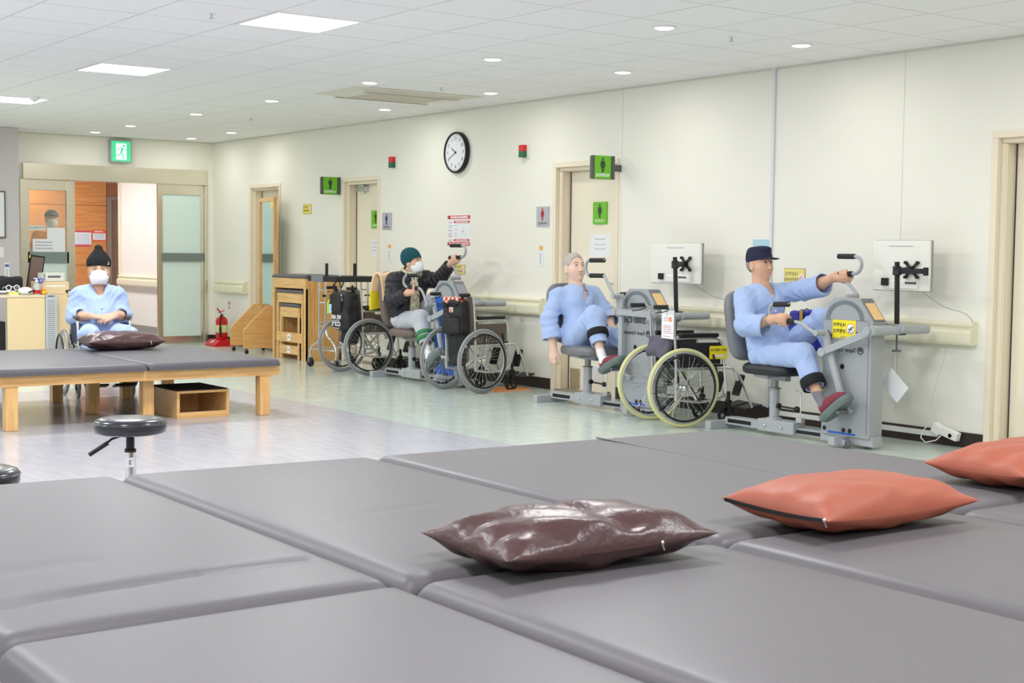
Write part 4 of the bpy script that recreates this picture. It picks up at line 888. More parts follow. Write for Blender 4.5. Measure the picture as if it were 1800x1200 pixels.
def wheelchair(label, loc, rotz, uph, tire_m, R=.300, hw=.285, frame_m=None, fold=1.0, arm_m=None, foot=True, back=True):
    fm_ = frame_m or M_chrome; t = thing('wheelchair', label, 'wheelchair', (*loc, 0), rotz, 'folding wheelchairs')
    sw = hw - .075
    for s in (1, -1):
        spoked_wheel(t, s * hw, R, tire_m, M_alu, s)
        x = s * (sw + .012)
        f = MB()
        f.tube(smooth_pts([(x, -.03, .20), (x, -.035, .5), (x, -.06, .84), (x, -.075, .885), (x, -.12, .905), (x, -.2, .905)]), .011, 10)   # back post to push handle
        f.tube(smooth_pts([(x, -.04, .665), (x, .1, .67), (x, .29, .668), (x, .345, .64), (x, .36, .58), (x, .385, .40), (x, .40, .24)]), .011, 10)  # arm tube
        f.tube(smooth_pts([(x, -.03, .43), (x, .2, .435), (x, .42, .44), (x, .47, .41), (x, .50, .34)]), .011, 10)                     # seat tube
        f.tube(smooth_pts([(x, -.03, .21), (x, .15, .185), (x, .33, .20), (x, .40, .25)]), .011, 10)
        f.tube([(x, 0, R), (s * (hw - .03), 0, R)], .01, 8).bar((x, -.03, .30), (x, .06, .30), .012, .06)
        f.build('side_frame', fm_, t)
        MB().tube([(x, -.11, .905), (x, -.225, .905)], .0165, 12).build('push_grip', M_grip, t)
        MB().tube(smooth_pts([(x, -.10, .885), (x, -.15, .868), (x, -.215, .862)]), .004, 6).build('brake_lever', M_black, t)
        MB().obox((x, .155, .692), (.042, .33, .03)).build('armrest', arm_m or M_black, t, .008)
        MB().box(x - .004, x + .004, .0, .345, .47, .635).build('skirt_guard', uph, t, .004)
        # castor
        cx = x + s * .01; fk = MB().bar((cx - .022, .405, .075), (cx - .022, .415, .19), .004, .03).bar((cx + .022, .405, .075), (cx + .022, .415, .19), .004, .03).box(cx - .024, cx + .024, .40, .432, .175, .195).cyl((cx, .415, .19), (cx, .415, .26), .014, 10).build('castor_fork', M_black, t)
        w_ = MB().lathe([(.06, -.012), (.075, -.012), (.078, -.006), (.078, .006), (.075, .012), (.06, .012), (.06, -.012)], (cx, .405, .078), (1, 0, 0), 28)
        w_.build('castor_tyre', M_rubber if tire_m is not MATS.get('grey_tyre2') else mat('grey_castor', (150, 148, 142), .6), t)
        sp = MB().cyl((cx - .016, .405, .078), (cx + .016, .405, .078), .015, 12)
        for k in range(5): a = 2 * PI * k / 5; sp.bar((cx, .405, .078), (cx, .405 + .061 * math.cos(a), .078 + .061 * math.sin(a)), .012, .014, up=(1, 0, 0))
        sp.torus((cx, .405, .078), (1, 0, 0), .058, .006, 24, 6).build('castor_wheel', M_black, t)
        # brake
        MB().bar((x + s * .02, .30, .43), (x + s * .045, .27, .50), .01, .01).cyl((x + s * .045, .27, .50), (x + s * .05, .255, .545), .009, 8).bar((x + s * .02, .30, .43), (x + s * .06, .285, .40), .012, .018).build('parking_brake', M_black, t)
        if foot:
            MB().tube(smooth_pts([(x, .46, .42), (x, .52, .36), (x - s * .01, .60, .20), (x - s * .01, .635, .125)]), .010, 8).build('footrest_hanger', fm_, t)
            MB().obox((s * (sw / 2 + .01), .66, .125), (sw * .86, .15, .016), Matrix.Rotation(math.radians(12), 3, 'X')).build('footplate', M_black, t, .006)
            MB().obox((x - s * .05, .535, .30), (.10, .022, .17), Matrix.Rotation(math.radians(-18), 3, 'X')).build('calf_pad', M_black, t, .01)
    for s in (1, -1): MB().bar((s * sw, .17, .435), (-s * sw, .17 + s * .012, .20), .014, .024).build('cross_brace', fm_, t)
    # sling seat and back
    def sling(name, P, m, th=.012):
        V = []; nu = 10
        for v in (0, 1):
            for i in range(nu + 1):
                u = i / nu; V.append(P(u, v))
        n_ = P(.5, .5)
        a, b2 = Vector(V[1]) - Vector(V[0]), Vector(V[nu + 1]) - Vector(V[0]); nn = a.cross(b2).normalized() * th
        V2 = V + [tuple(Vector(p) + nn) for p in V]; F = []
        q = nu + 1; o = 2 * q
        for i in range(nu): F += [(i, i + 1, q + i + 1, q + i), (o + i + 1, o + i, o + q + i, o + q + i + 1), (i + 1, i, o + i, o + i + 1), (q + i, q + i + 1, o + q + i + 1, o + q + i)]
        F += [(0, q, o + q, o), (nu, o + nu, o + q + nu, q + nu)]
        return MB().add(V2, F, 0, True).build(name, m, t)
    sg = .025
    sling('seat', lambda u, v: (-sw + 2 * sw * u, .0 + .40 * v, .455 - sg * math.sin(PI * u)), uph)
    if back: sling('backrest', lambda u, v: (sw - 2 * sw * u, -.045 - .028 * v - .03 * math.sin(PI * u), .48 + .40 * v), uph)
    MB().cyl((-hw + .03, 0, R), (-sw, 0, R), .009, 8).cyl((hw - .03, 0, R), (sw, 0, R), .009, 8).build('axle', M_dgrey, t)
    return t
M_upb = mat('dark_brown_upholstery', (96, 84, 76), .6, bump=(150, .2)); M_upk = mat('black_upholstery', (30, 30, 33), .6, bump=(150, .2)); M_upn = mat('navy_upholstery', (44, 58, 92), .6, bump=(150, .2))
M_tg = mat('grey_tyre', (140, 144, 148), .65); M_ty = mat('yellowed_tyre', (208, 206, 152), .65); M_tg2 = mat('grey_tyre2', (150, 148, 142), .65); M_silver = mat('silver_frame', (206, 208, 206), .3, .6)
WA = wheelchair('grey tyred wheelchair with an emblem bag behind it, before the blue trainer', (7.38, 11.0), math.radians(-84), M_upb, M_tg, R=.298, hw=.275, frame_m=M_silver)
WB = wheelchair('grey tyred wheelchair carrying a large black bag, beside the wooden nesting tables', (7.44, 13.14), math.radians(-91), M_upb, M_tg, R=.298, hw=.285, frame_m=M_silver)
WC = wheelchair('wheelchair with yellowed tyres and a hanging white tag, behind the navy capped man', (7.335, 8.115), math.radians(-105), M_upk, M_ty, R=.300, hw=.262, frame_m=M_chrome, back=False)
WD = wheelchair('wheelchair with navy seat in which the man in the black beanie sits', (4.425, 12.49), math.radians(170), M_upn, M_tg2, R=.29, hw=.285, frame_m=M_chrome, arm_m=mat('worn_brown_armrest', (92, 80, 74), .6, noise=(60, .4)))
# ------------------------------------------------------------------ people: signed-distance sculpting, one continuous skin each
class SDF:
    def __init__(s, lo, hi, h):
        s.lo = np.array(lo, np.float32); s.h = h
        s.n = np.ceil((np.array(hi) - s.lo) / h).astype(int) + 1
        s.ax = [s.lo[i] + h * np.arange(s.n[i], dtype=np.float32) for i in range(3)]
        s.D = np.full(tuple(s.n), .5, np.float32)
    def win(s, lo, hi):
        a = np.clip(np.floor((np.array(lo) - s.lo) / s.h).astype(int), 0, s.n - 1); b = np.clip(np.ceil((np.array(hi) - s.lo) / s.h).astype(int) + 1, 1, s.n)
        b = np.maximum(b, a + 1)
        return (slice(a[0], b[0]), slice(a[1], b[1]), slice(a[2], b[2])), s.ax[0][a[0]:b[0], None, None], s.ax[1][None, a[1]:b[1], None], s.ax[2][None, None, a[2]:b[2]]
    def op(s, w, d, k, mode):
        A = s.D[w]
        if mode == 'add':
            if k > 0: hh = np.maximum(k - np.abs(A - d), 0) / k; s.D[w] = np.minimum(A, d) - hh * hh * k * .25
            else: s.D[w] = np.minimum(A, d)
        else:
            d = -d
            if k > 0: hh = np.maximum(k - np.abs(A - d), 0) / k; s.D[w] = np.maximum(A, d) + hh * hh * k * .25
            else: s.D[w] = np.maximum(A, d)
    def cap(s, a, b, ra, rb=None, k=.02, mode='add', flat=None):
        rb = ra if rb is None else rb; a = np.array(a, float); b = np.array(b, float); m = max(ra, rb) + k + .02
        w, X, Y, Z = s.win(np.minimum(a, b) - m, np.maximum(a, b) + m)
        ab = b - a; L2 = max(float(ab @ ab), 1e-9)
        t = np.clip(((X - a[0]) * ab[0] + (Y - a[1]) * ab[1] + (Z - a[2]) * ab[2]) / L2, 0, 1)
        d = np.sqrt((X - a[0] - t * ab[0]) ** 2 + (Y - a[1] - t * ab[1]) ** 2 + (Z - a[2] - t * ab[2]) ** 2) - (ra + (rb - ra) * t)
        s.op(w, d.astype(np.float32), k, mode); return s
    def chain(s, pts, rs, k=.02, mode='add'):
        for i in range(len(pts) - 1): s.cap(pts[i], pts[i + 1], rs[i], rs[i + 1], k, mode)
        return s
    def ell(s, c, r, M=None, k=.02, mode='add'):
        c = np.array(c, float); r = np.array(r, float); m = r.max() + k + .02
        w, X, Y, Z = s.win(c - m, c + m); X, Y, Z = X - c[0], Y - c[1], Z - c[2]
        if M is not None:
            R = np.array(M); X, Y, Z = [R[0][i] * X + R[1][i] * Y + R[2][i] * Z for i in range(3)]
        k0 = np.sqrt((X / r[0]) ** 2 + (Y / r[1]) ** 2 + (Z / r[2]) ** 2); k1 = np.sqrt((X / r[0] ** 2) ** 2 + (Y / r[1] ** 2) ** 2 + (Z / r[2] ** 2) ** 2) + 1e-6
        s.op(w, (k0 * (k0 - 1) / k1).astype(np.float32), k, mode); return s
    def cut(s, p, n, rad=9.0, k=0.0):
        """remove everything on the n side of the plane through p, within rad of p"""
        p = np.array(p, float); n = np.array(n, float); n = n / np.linalg.norm(n)
        w, X, Y, Z = s.win(p - rad, p + rad)
        d = (X - p[0]) * n[0] + (Y - p[1]) * n[1] + (Z - p[2]) * n[2]
        if rad < 5:
            q = np.sqrt((X - p[0]) ** 2 + (Y - p[1]) ** 2 + (Z - p[2]) ** 2) - rad; d = np.minimum(d, -q)
        s.op(w, (-d).astype(np.float32), k, 'sub'); return s
    def join(s, g, k):
        hh = np.maximum(k - np.abs(s.D - g.D), 0) / k; s.D = np.minimum(s.D, g.D) - hh * hh * k * .25; return s
    def surf(s):
        D = s.D; I = D < 0
        c = np.zeros(tuple(s.n - 1), np.int8)
        for dx in (0, 1):
            for dy in (0, 1):
                for dz in (0, 1): c += I[dx:s.n[0] - 1 + dx, dy:s.n[1] - 1 + dy, dz:s.n[2] - 1 + dz]
        act = (c > 0) & (c < 8); idx = np.full(act.shape, -1, np.int64); cells = np.argwhere(act); idx[act] = np.arange(len(cells))
        P = np.zeros((len(cells), 3)); N = np.zeros(len(cells)); cr = [(0, 0, 0), (1, 0, 0), (0, 1, 0), (1, 1, 0), (0, 0, 1), (1, 0, 1), (0, 1, 1), (1, 1, 1)]
        val = [D[cells[:, 0] + q[0], cells[:, 1] + q[1], cells[:, 2] + q[2]] for q in cr]
        for a, b in ((0, 1), (2, 3), (4, 5), (6, 7), (0, 2), (1, 3), (4, 6), (5, 7), (0, 4), (1, 5), (2, 6), (3, 7)):
            m = (val[a] < 0) != (val[b] < 0); t = np.where(m, val[a] / np.where(m, val[a] - val[b], 1), 0)
            pa, pb = np.array(cr[a]), np.array(cr[b]); P += m[:, None] * (pa + t[:, None] * (pb - pa)); N += m
        V = s.lo + (cells + P / N[:, None]) * s.h; F = []
        for ax in range(3):
            o1, o2 = [(1, 2), (2, 0), (0, 1)][ax]
            sl0 = [slice(None)] * 3; sl1 = [slice(None)] * 3; sl0[ax] = slice(0, -1); sl1[ax] = slice(1, None)
            A, B = I[tuple(sl0)], I[tuple(sl1)]; E = np.argwhere(A != B); E = E[(E[:, o1] > 0) & (E[:, o2] > 0) & (E[:, o1] < s.n[o1] - 1) & (E[:, o2] < s.n[o2] - 1)]
            e1 = np.zeros(3, int); e1[o1] = 1; e2 = np.zeros(3, int); e2[o2] = 1
            q = [idx[tuple((E - u).T)] for u in (e1 + e2, e2, 0 * e1, e1)]
            q = np.stack(q, 1); fl = B[tuple(E.T)]; q[fl] = q[fl][:, ::-1]; F.append(q)
        return V, np.concatenate(F)
    def build(s, name, mats, parent=None, disp=None, facemat=None, smooth_it=0):
        V, F = s.surf()
        me = bpy.data.meshes.new(name)
        def mk(V):
            me.clear_geometry(); me.vertices.add(len(V)); me.vertices.foreach_set('co', V.astype(np.float32).ravel()); me.loops.add(F.size); me.loops.foreach_set('vertex_index', F.astype(np.int32).ravel())
            me.polygons.add(len(F)); me.polygons.foreach_set('loop_start', np.arange(0, F.size, 4, dtype=np.int32)); me.polygons.foreach_set('use_smooth', np.ones(len(F), bool)); me.update(calc_edges=True)
        mk(V)
        if disp is not None:
            nr = np.zeros(len(V) * 3, np.float32); me.vertices.foreach_get('normal', nr); nr = nr.reshape(-1, 3)
            V = V + nr * disp(V)[:, None]; me.vertices.foreach_set('co', V.astype(np.float32).ravel())
        for m in (mats if isinstance(mats, list) else [mats]): me.materials.append(m)
        if facemat is not None:
            C = V[F].mean(1); me.polygons.foreach_set('material_index', facemat(C).astype(np.int32))
        me.validate(); me.update()
        o = bpy.data.objects.new(name, me); COL.objects.link(o)
        if parent: o.parent = parent
        return o

def unit(v): v = np.array(v, float); return v / np.linalg.norm(v)
def headmat(yaw, pitch, roll=0.0):
    """head frame: x right, y forward, z up. yaw>0 turns to the left (+x to -x), pitch>0 looks up"""
    return np.array(Matrix.Rotation(yaw, 3, 'Z') @ Matrix.Rotation(pitch, 3, 'X') @ Matrix.Rotation(roll, 3, 'Y'))
def head(f, c, M, nb, sc=1.0, nose=1.0, jaw=1.0):
    """skull, face, ears and neck down to nb"""
    c = np.array(c, float); T = lambda x, y, z: c + M @ (np.array((x, y, z)) * sc)
    E = lambda p, r, k, mode='add': f.ell(T(*p), np.array(r) * sc, M, k, mode)
    E((0, -.012, .032), (.079, .096, .087), .02); E((0, .022, -.03), (.068, .071, .078), .03); E((0, .042, -.072), (.050 * jaw, .043, .04), .03); E((0, .066, -.095), (.022, .02, .017), .02)
    for s in (1, -1):
        E((s * .044, .055, -.03), (.025, .024, .026), .025); f.cap(T(s * .012, .085, .034), T(s * .048, .066, .032), .010 * sc, .009 * sc, .015)
        E((s * .032, .096, .012), (.016, .017, .011), .012, 'sub'); E((s * .032, .074, .012), (.017, .013, .012), .006); f.cap(T(s * .018, .087, .0205), T(s * .047, .074, .0195), .0035, .003, .005)
        f.cap(T(s * .02, .086, -.001), T(s * .045, .074, .003), .005, .004, .008)
        E((s * .013, .097, -.035), (.0095, .011, .0085), .006); f.cap(T(s * .022, .088, -.03), T(s * .036, .074, -.06), .006, .004, .012)
        E((s * .078, -.008, -.008), (.010, .022, .034), .006); E((s * .088, -.002, -.006), (.006, .013, .022), .006, 'sub'); E((s * .077, -.002, -.036), (.008, .011, .012), .008)
    f.cap(T(0, .088, .018), T(0, .106 + .006 * nose, -.028), .008 * sc, .0125 * sc, .012); E((0, .106 + .006 * nose, -.031), (.0125, .012, .0105), .006)
    for s in (1, -1): E((s * .0065, .110, -.0405), (.0038, .005, .004), .002, 'sub')
    f.cap(T(-.02, .082, -.0605), T(0, .092, -.0585), .0052, .0072, .006).cap(T(.02, .082, -.0605), T(0, .092, -.0585), .0052, .0072, .006)
    f.cap(T(-.018, .082, -.072), T(0, .089, -.0735), .0052, .0075, .006).cap(T(.018, .082, -.072), T(0, .089, -.0735), .0052, .0075, .006)
    f.cap(T(-.021, .090, -.0665), T(.021, .090, -.0665), .0024, .0024, .003, 'sub')
    nbv = np.array(nb, float); f.cap(T(0, -.026, -.03), nbv, .046 * sc, .055, .016); f.cap(T(0, .03, -.095), nbv + (0, .045, -.005), .018, .02, .04)
    return T
def face_extras(person, T, M, mh, mouth=True, brows=(90, 80, 74), gaze=0.0, open_=1.0):
    eye = MB(); lid = MB(); Mb = Matrix(M.tolist())
    for s in (1, -1): eye.ell(T(s * .032, .0865, .0115), (.0115, .0045, .0036 * open_), 14, 8, Mb)
    eye.build('eye', mat('eye_white', (206, 196, 188), .3), person)
    for s in (1, -1): lid.ell(T(s * .032 + gaze, .0898, .0115), (.0052, .003, .0040 * open_), 12, 8, Mb)
    for s in (1, -1): lid.tube([T(s * .020, .0885, .0135), T(s * .032, .0915, .0165), T(s * .045, .083, .0138)], .0017, 6)
    lid.build('iris_and_lash', mat('dark_iris', (40, 30, 28), .35), person)
    b = MB()
    for s in (1, -1): b.tube([T(s * .016, .0935, .034), T(s * .032, .092, .040), T(s * .052, .076, .034)], [.0035, .0042, .002], 7)
    b.build('eyebrow', mat('brow_%d' % brows[0], brows, .8), person)
def arm_skin(f, el, wr, k=.02): f.chain([el, np.array(el) * .5 + np.array(wr) * .5, wr], [.046, .042, .029], k)
def grip_hand(f, G, a, wr, wrap, thumb_end=1, r=.019, sc=1.0):
    """hand closed round a bar through G along a; wr = wrist; wrap = +-1 sense in which the fingers go round"""
    G = np.array(G, float); a = unit(a); wr = np.array(wr, float); d = wr - G; d = unit(d - a * (d @ a)); wv = np.cross(a, d) * wrap
    R = lambda ang, rad, off: G + a * off + (d * math.cos(ang) + wv * math.sin(ang)) * rad
    pr = r + .013
    for o in (-.028, -.009, .01, .028): f.cap(R(.9, pr, o * .95), R(-.25, pr + .012, o * .85), .0125, .0135, .012)
    f.cap(R(.1, pr + .01, -.018), wr, .018, .024, .03); f.cap(R(.1, pr + .01, .018), wr, .018, .024, .03)
    for i, o in enumerate((-.030, -.010, .010, .029)):
        o *= -thumb_end; L = (.9, 1.0, .97, .82)[i]
        A = [.8, 1.55 * L + .1, 2.45 * L, 3.25 * L]
        f.chain([R(q, r + .009, o * (1 - .06 * j)) for j, q in enumerate(A)], [.0098, .0094, .0086, .0074], .005)
    o = thumb_end * .036
    f.chain([R(-.1, pr + .012, o * .6), R(-.65, r + .016, o), R(-1.35, r + .010, o * .95), R(-2.0, r + .009, o * .8)], [.014, .0118, .0105, .0085], .01)
def open_hand(f, wr, d, nrm, curl=.35, side=1, spread=.05, sc=1.0, thumb_out=.6, bend0=.2):
    """relaxed hand: wr wrist, d direction of the fingers, nrm out of the back of the hand; side = side of the thumb (along d x nrm)"""
    wr = np.array(wr, float); d = unit(d); nrm = unit(np.array(nrm) - d * (np.array(nrm) @ d)); x = np.cross(d, nrm) * side
    K = []
    for i in range(4):
        o = (.028, .0095, -.0095, -.027)[i] * sc; kn = wr + d * (.088, .092, .088, .080)[i] * sc + x * o; K.append(kn)
        f.cap(wr + x * o * .5, kn, .017 * sc, .0118 * sc, .012)
        L = np.array([(.040, .024, .019), (.044, .028, .02), (.041, .026, .02), (.033, .020, .017)][i]) * sc; ang = bend0; p = kn; pts = [kn]; fan = (1.2, .3, -.5, -1.4)[i] * spread
        for l in L:
            v = d * math.cos(ang) - nrm * math.sin(ang) + x * fan; p = p + unit(v) * l; pts.append(p); ang += curl * (1, .9, .7)[min(len(pts) - 2, 2)] * (1 + .06 * i)
        f.chain(pts, [.0108 * sc, .0098 * sc, .009 * sc, .0076 * sc], .006)
    t0 = wr + d * .022 * sc + x * .020 * sc; v = unit(d * .75 + x * thumb_out - nrm * .35)
    t1 = t0 + v * .045 * sc; v2 = unit(v + d * .5 - nrm * .15); t2 = t1 + v2 * .032 * sc; t3 = t2 + unit(v2 + d * .3) * .024 * sc
    f.chain([t0, t1, t2, t3], [.0165 * sc, .0128 * sc, .0108 * sc, .0085 * sc], .012)
def cuff(f, a, b, r, depth=.045, wall=.017):
    """open the end b of a sleeve that runs from a to b"""
    a = np.array(a, float); b = np.array(b, float); d = unit(b - a)
    f.cut(b, d, r + .035); f.cap(b - d * depth, b + d * .06, r - wall, r - wall + .002, 0, 'sub'); return f
def folds(amp, seed, joints=(), extra=None, base=.0):
    """cloth folds: fine broad waves plus rings of creases round the joints (point, axis, radius, amplitude, frequency)"""
    rr = np.random.RandomState(seed); W = [(rr.normal(0, 1, 3) * rr.uniform(12, 32), rr.uniform(0, 6.3), rr.uniform(.4, 1)) for _ in range(10)]
    def fn(V):
        d = np.zeros(len(V))
        q = V + .02 * np.sin(V[:, [1, 2, 0]] * 17 + seed)
        for k, p, a in W: d += a * np.sin(q @ k + p)
        d = 2.0 * amp * (np.abs(d / 4) ** .8 * np.sign(d) - .1)
        for p, ax, rad, a, fr in joints:
            v = q - np.array(p); g = np.exp(-(v ** 2).sum(1) / rad ** 2); t = v @ unit(ax)
            s = np.sin(t * fr * .55 + 2.6 * np.sin(v[:, 0] * 14 + v[:, 2] * 9 + seed)); d += 2.5 * a * g * (.55 - np.abs(s) ** .55 * 1.1)
        return d + (extra(V) if extra else 0) + base
    return fn

M_skin = mat('skin_warm', (222, 178, 152), .5, sub=.08, noise=(22, .07), spec=.35); M_skin2 = mat('skin_tan', (216, 170, 143), .5, sub=.08, noise=(22, .08), spec=.35); M_lip = mat('lip', (208, 154, 136), .45); M_skin3 = mat('skin_pale', (232, 196, 176), .5, sub=.08, noise=(22, .06), spec=.35)
M_paj = mat('pale_blue_pajama', (166, 187, 228), .8, noise=(30, .035), bump=(260, .12), sheen=.15, spec=.2)
M_btn = mat('white_button', (240, 240, 242), .35); M_mask = mat('white_face_mask', (240, 242, 246), .75, bump=(80, .05)); M_nylon = mat('black_nylon', (28, 27, 30), .6, bump=(200, .2)); M_strap = mat('black_strap', (22, 22, 26), .8)
M_navy = mat('navy_cotton', (34, 36, 62), .85, bump=(300, .2)); M_sock = mat('grey_sock', (120, 118, 126), .85); M_burg = mat('burgundy_shoe', (126, 48, 62), .7, bump=(120, .3)); M_rub2 = mat('dark_sole', (52, 54, 56), .7); M_wsock = mat('white_sock', (232, 232, 234), .85)
BOX = ((-.42, -.12, .0), (.42, 1.42, 1.46))

def shoe(person, heel, pitch, x, m, sock_m, ank, name='shoe', toe_in=0.0):
    """shoe whose sole starts at heel (y,z), lies along pitch; returns nothing"""
    ca, sa = math.cos(pitch), math.sin(pitch); Q = lambda a, hh, dx=0: (x + dx, heel[0] + ca * a - sa * hh, heel[1] + sa * a + ca * hh)
    lo = np.min([Q(0, 0), Q(.27, 0), Q(0, .13), Q(.27, .1)], 0) - .07; hi = np.max([Q(0, 0), Q(.27, 0), Q(0, .13), Q(.27, .1)], 0) + .07
    f = SDF(lo, hi, .005); f.cap(Q(.045, .035), Q(.11, .034), .036, .038, .02).cap(Q(.11, .034), Q(.20, .028), .038, .036, .02).cap(Q(.19, .027), Q(.235, .022), .036, .024, .02).cap(Q(.045, .06), Q(.15, .05), .032, .03, .02)
    f.cap(Q(.05, .075), Q(.035, .13), .026, .028, .0, 'sub'); f.cut(Q(.1, .004), (0, sa, -ca))
    o = f.build(name, [m, M_rub2], person, facemat=lambda C: ((C[:, 1] - heel[0]) * -sa + (C[:, 2] - heel[1]) * ca < .016).astype(int))
    g = SDF(np.minimum(lo, np.array(ank) - .08), np.maximum(hi, np.array(ank) + .08), .005); g.cap(Q(.055, .06), ank, .034, .036, .02).cap(Q(.055, .055), Q(.13, .05), .032, .03, .02)
    g.build('sock', sock_m, person)
    return Q
def buttons(person, pts, nrm):
    mb = MB()
    for p in pts: mb.lathe([(0, .004), (.007, .004), (.008, .001), (.008, -.004)], p, nrm, 12)
    b = mb.build('button', M_btn, person); b['kind'] = 'stuff'
def leg_strap(person, a, b, r, t=.5, w=.035, m=None):
    a = np.array(a, float); b = np.array(b, float); d = unit(b - a); c = a + (b - a) * t
    MB().lathe([(r - .004, -w), (r + .006, -w * .9), (r + .009, 0), (r + .006, w * .9), (r - .004, w)], c, d, 28).build('leg_strap', m or M_strap, person)

def rider(label, loc, S, skin, clothes):
    """S: joint dictionary in trainer coordinates"""
    f = SDF(*BOX, .0055)
    f.chain([S['pelvis'], S['belly'], S['chest']], [.10, .10, .10], .06); f.cap(S['shR'], S['shL'], .05, .05, .05); f.cap(S['chest'], S['neck'], .08, .06, .05)
    for k in 'RL':
        f.cap(S['sh' + k], S['el' + k], .045, .042, .03); arm_skin(f, S['el' + k], S['wr' + k]); f.chain([S['hip' + k], S['kn' + k], S['an' + k]], [.075, .05, .034], .03)
    T = head(f, S['head'], S['M'], S['neck'], S.get('sc', 1.0), S.get('nose', 1.0))
    S['hands'](f)
    lipc = [T(0, .092, -.066)]
    M = S['M']; hc = np.array(S['head'])
    def fm_(C):
        q = (C - hc) @ M
        return ((np.abs(q[:, 0]) < .017) & (q[:, 1] > .086) & (q[:, 2] > -.0765) & (q[:, 2] < -.0565)).astype(int)
    o = f.build('person', [skin], None)
    if not S.get('masked'):
        MB().tube([T(-.023, .0835, -.0672), T(-.012, .0925, -.0660), T(0, .0965, -.0662), T(.012, .0925, -.0660), T(.023, .0835, -.0672)], [.0010, .0019, .0020, .0019, .0010], 6).build('mouth_line', mat('mouth_line', (142, 88, 78), .6), o)
    o.location = loc; o.rotation_euler = (0, 0, S.get('rotz', PI)); tag(o, label, 'person')
    return o, T
def pajama_top(person, S, hem_z, cuffR, cuffL, rs=.078, wide=.085, seed=1, mat_=None, belly=.0, hemcut=None):
    f = SDF((-.46, -.05, .40), (.46, 1.05, 1.2), .0075)
    pv, bl, ch, nk = [np.array(S[k], float) for k in ('pelvis', 'belly', 'chest', 'neck')]
    f.ell(ch, (.185, .122, .17), None, .05); f.ell(bl, (.178, .135 + belly, .15), None, .06); f.ell(pv + (0, .0, .05), (.185, .145, .11), None, .06)
    [f.cap(nk + (sg * .045, -.005, -.055), np.array(S['sh' + k]) + (0, 0, -.004), .05, .064, .05) for k, sg in (('R', 1), ('L', -1))]; f.cap(ch, nk + (0, -.005, -.075), .105, .075, .05)
    g = SDF((-.46, -.05, .40), (.46, 1.05, 1.2), .0075)
    for k, cf in (('R', cuffR), ('L', cuffL)):
        g.cap(S['sh' + k], S['el' + k], rs, rs * .95, .035); g.cap(S['el' + k], cf, rs * .95, wide, .03)
    for k, cf in (('R', cuffR), ('L', cuffL)): cuff(g, S['el' + k], cf, wide)
    f.join(g, .035)
    # neck opening
    hd = np.array(S['head'], float); f.cap(nk + (0, -.006, -.03), hd, .064, .075, .0, 'sub'); f.cap(nk + (0, .05, -.02), nk + (.004, .21, -.125), .052, .012, .008, 'sub')
    f.cut((0, 0, hem_z), hemcut if hemcut is not None else (0, -.25, -1))
    J = [(S['el' + k], np.array(S['sh' + k]) - np.array(S['el' + k]), .12, .006, 85) for k in 'RL'] + [(S['sh' + k], np.array(S['el' + k]) - np.array(S['sh' + k]), .12, .0035, 60) for k in 'RL'] + [(bl, (.3, .4, 1), .2, .0045, 60)]
    return f.build('shirt', mat_ or M_paj, person, folds(.0035, seed, J))
def pajama_legs(person, S, cuffR, cuffL, seed=2, mat_=None, r=(.098, .082, .07), name='trousers'):
    f = SDF((-.34, .1, .06), (.34, 1.35, 1.02), .0075); pv = np.array(S['pelvis'], float)
    f.ell(pv, (.18, .14, .105), None, .05)
    for k, cf in (('R', cuffR), ('L', cuffL)):
        f.cap(S['hip' + k], S['kn' + k], r[0], r[1], .05); f.cap(S['kn' + k], cf, r[1], r[2], .03)
    for k, cf in (('R', cuffR), ('L', cuffL)): cuff(f, S['kn' + k], cf, r[2], .04)
    J = [(S['kn' + k], np.array(S['hip' + k]) - np.array(S['kn' + k]), .13, .007, 60) for k in 'RL'] + [(S['hip' + k], np.array(S['kn' + k]) - np.array(S['hip' + k]), .14, .007, 55) for k in 'RL'] + [(cf, np.array(S['kn' + k]) - np.array(cf), .09, .004, 75) for k, cf in (('R', cuffR), ('L', cuffL))]
    return f.build(name, mat_ or M_paj, person, folds(.004, seed, J))
def mask_mesh(person, T, c, M, sc=1.0):
    c = np.array(c, float); f = SDF(c - .17, c + .17, .005); E = lambda p, r, k, mode='add': f.ell(T(*p), np.array(r) * sc, M, k, mode)
    E((0, .036, -.055), (.073, .082, .088), .01); E((0, .090, -.048), (.026, .036, .052), .035); E((0, .020, -.052), (.069, .076, .11), 0, 'sub')
    n = M @ np.array((0, -1, .0)); f.cut(T(0, .022, -.04), n); f.cut(T(0, .10, .004), M @ np.array((0, -.22, 1))); f.cut(T(0, .05, -.118), M @ np.array((0, .25, -1)))
    f.build('face_mask', M_mask, person)
    st = MB()
    for s in (1, -1):
        for z in (-.015, -.085): st.tube([T(s * .06, .045, z), T(s * .075, .02, z * .6 - .01), T(s * .086, -.012, z * .35 - .006)], .0016, 6)
    st.build('mask_loop', M_mask, person)

# -------- the man in the navy cap (nearest trainer)
S = dict(pelvis=(0, .44, .585), belly=(0, .405, .72), chest=(0, .365, .93), neck=(0, .325, 1.095), head=(.0, .315, 1.235), M=headmat(.0, .03), shR=(.172, .335, 1.00), shL=(-.172, .355, 1.03),
         elR=(.262, .44, .80), wrR=(.215, .655, .850), elL=(-.235, .56, 1.055), wrL=(-.208, .86, 1.155), hipR=(.095, .46, .575), knR=(.142, .875, .615), anR=(.178, 1.075, .335), hipL=(-.095, .46, .575), knL=(-.135, .805, .855), anL=(-.178, .955, .50))
S['hands'] = lambda f: (grip_hand(f, (.205, .765, .841), (0, 1, .03), S['wrR'], 1, 1), grip_hand(f, (-.205, .945, 1.176), (0, 1, .03), S['wrL'], -1, 1))
P3, T = rider('man in pale blue pyjamas and a navy cap pedalling the nearest trainer', (7.56, 7.70, 0), S, M_skin2, None)
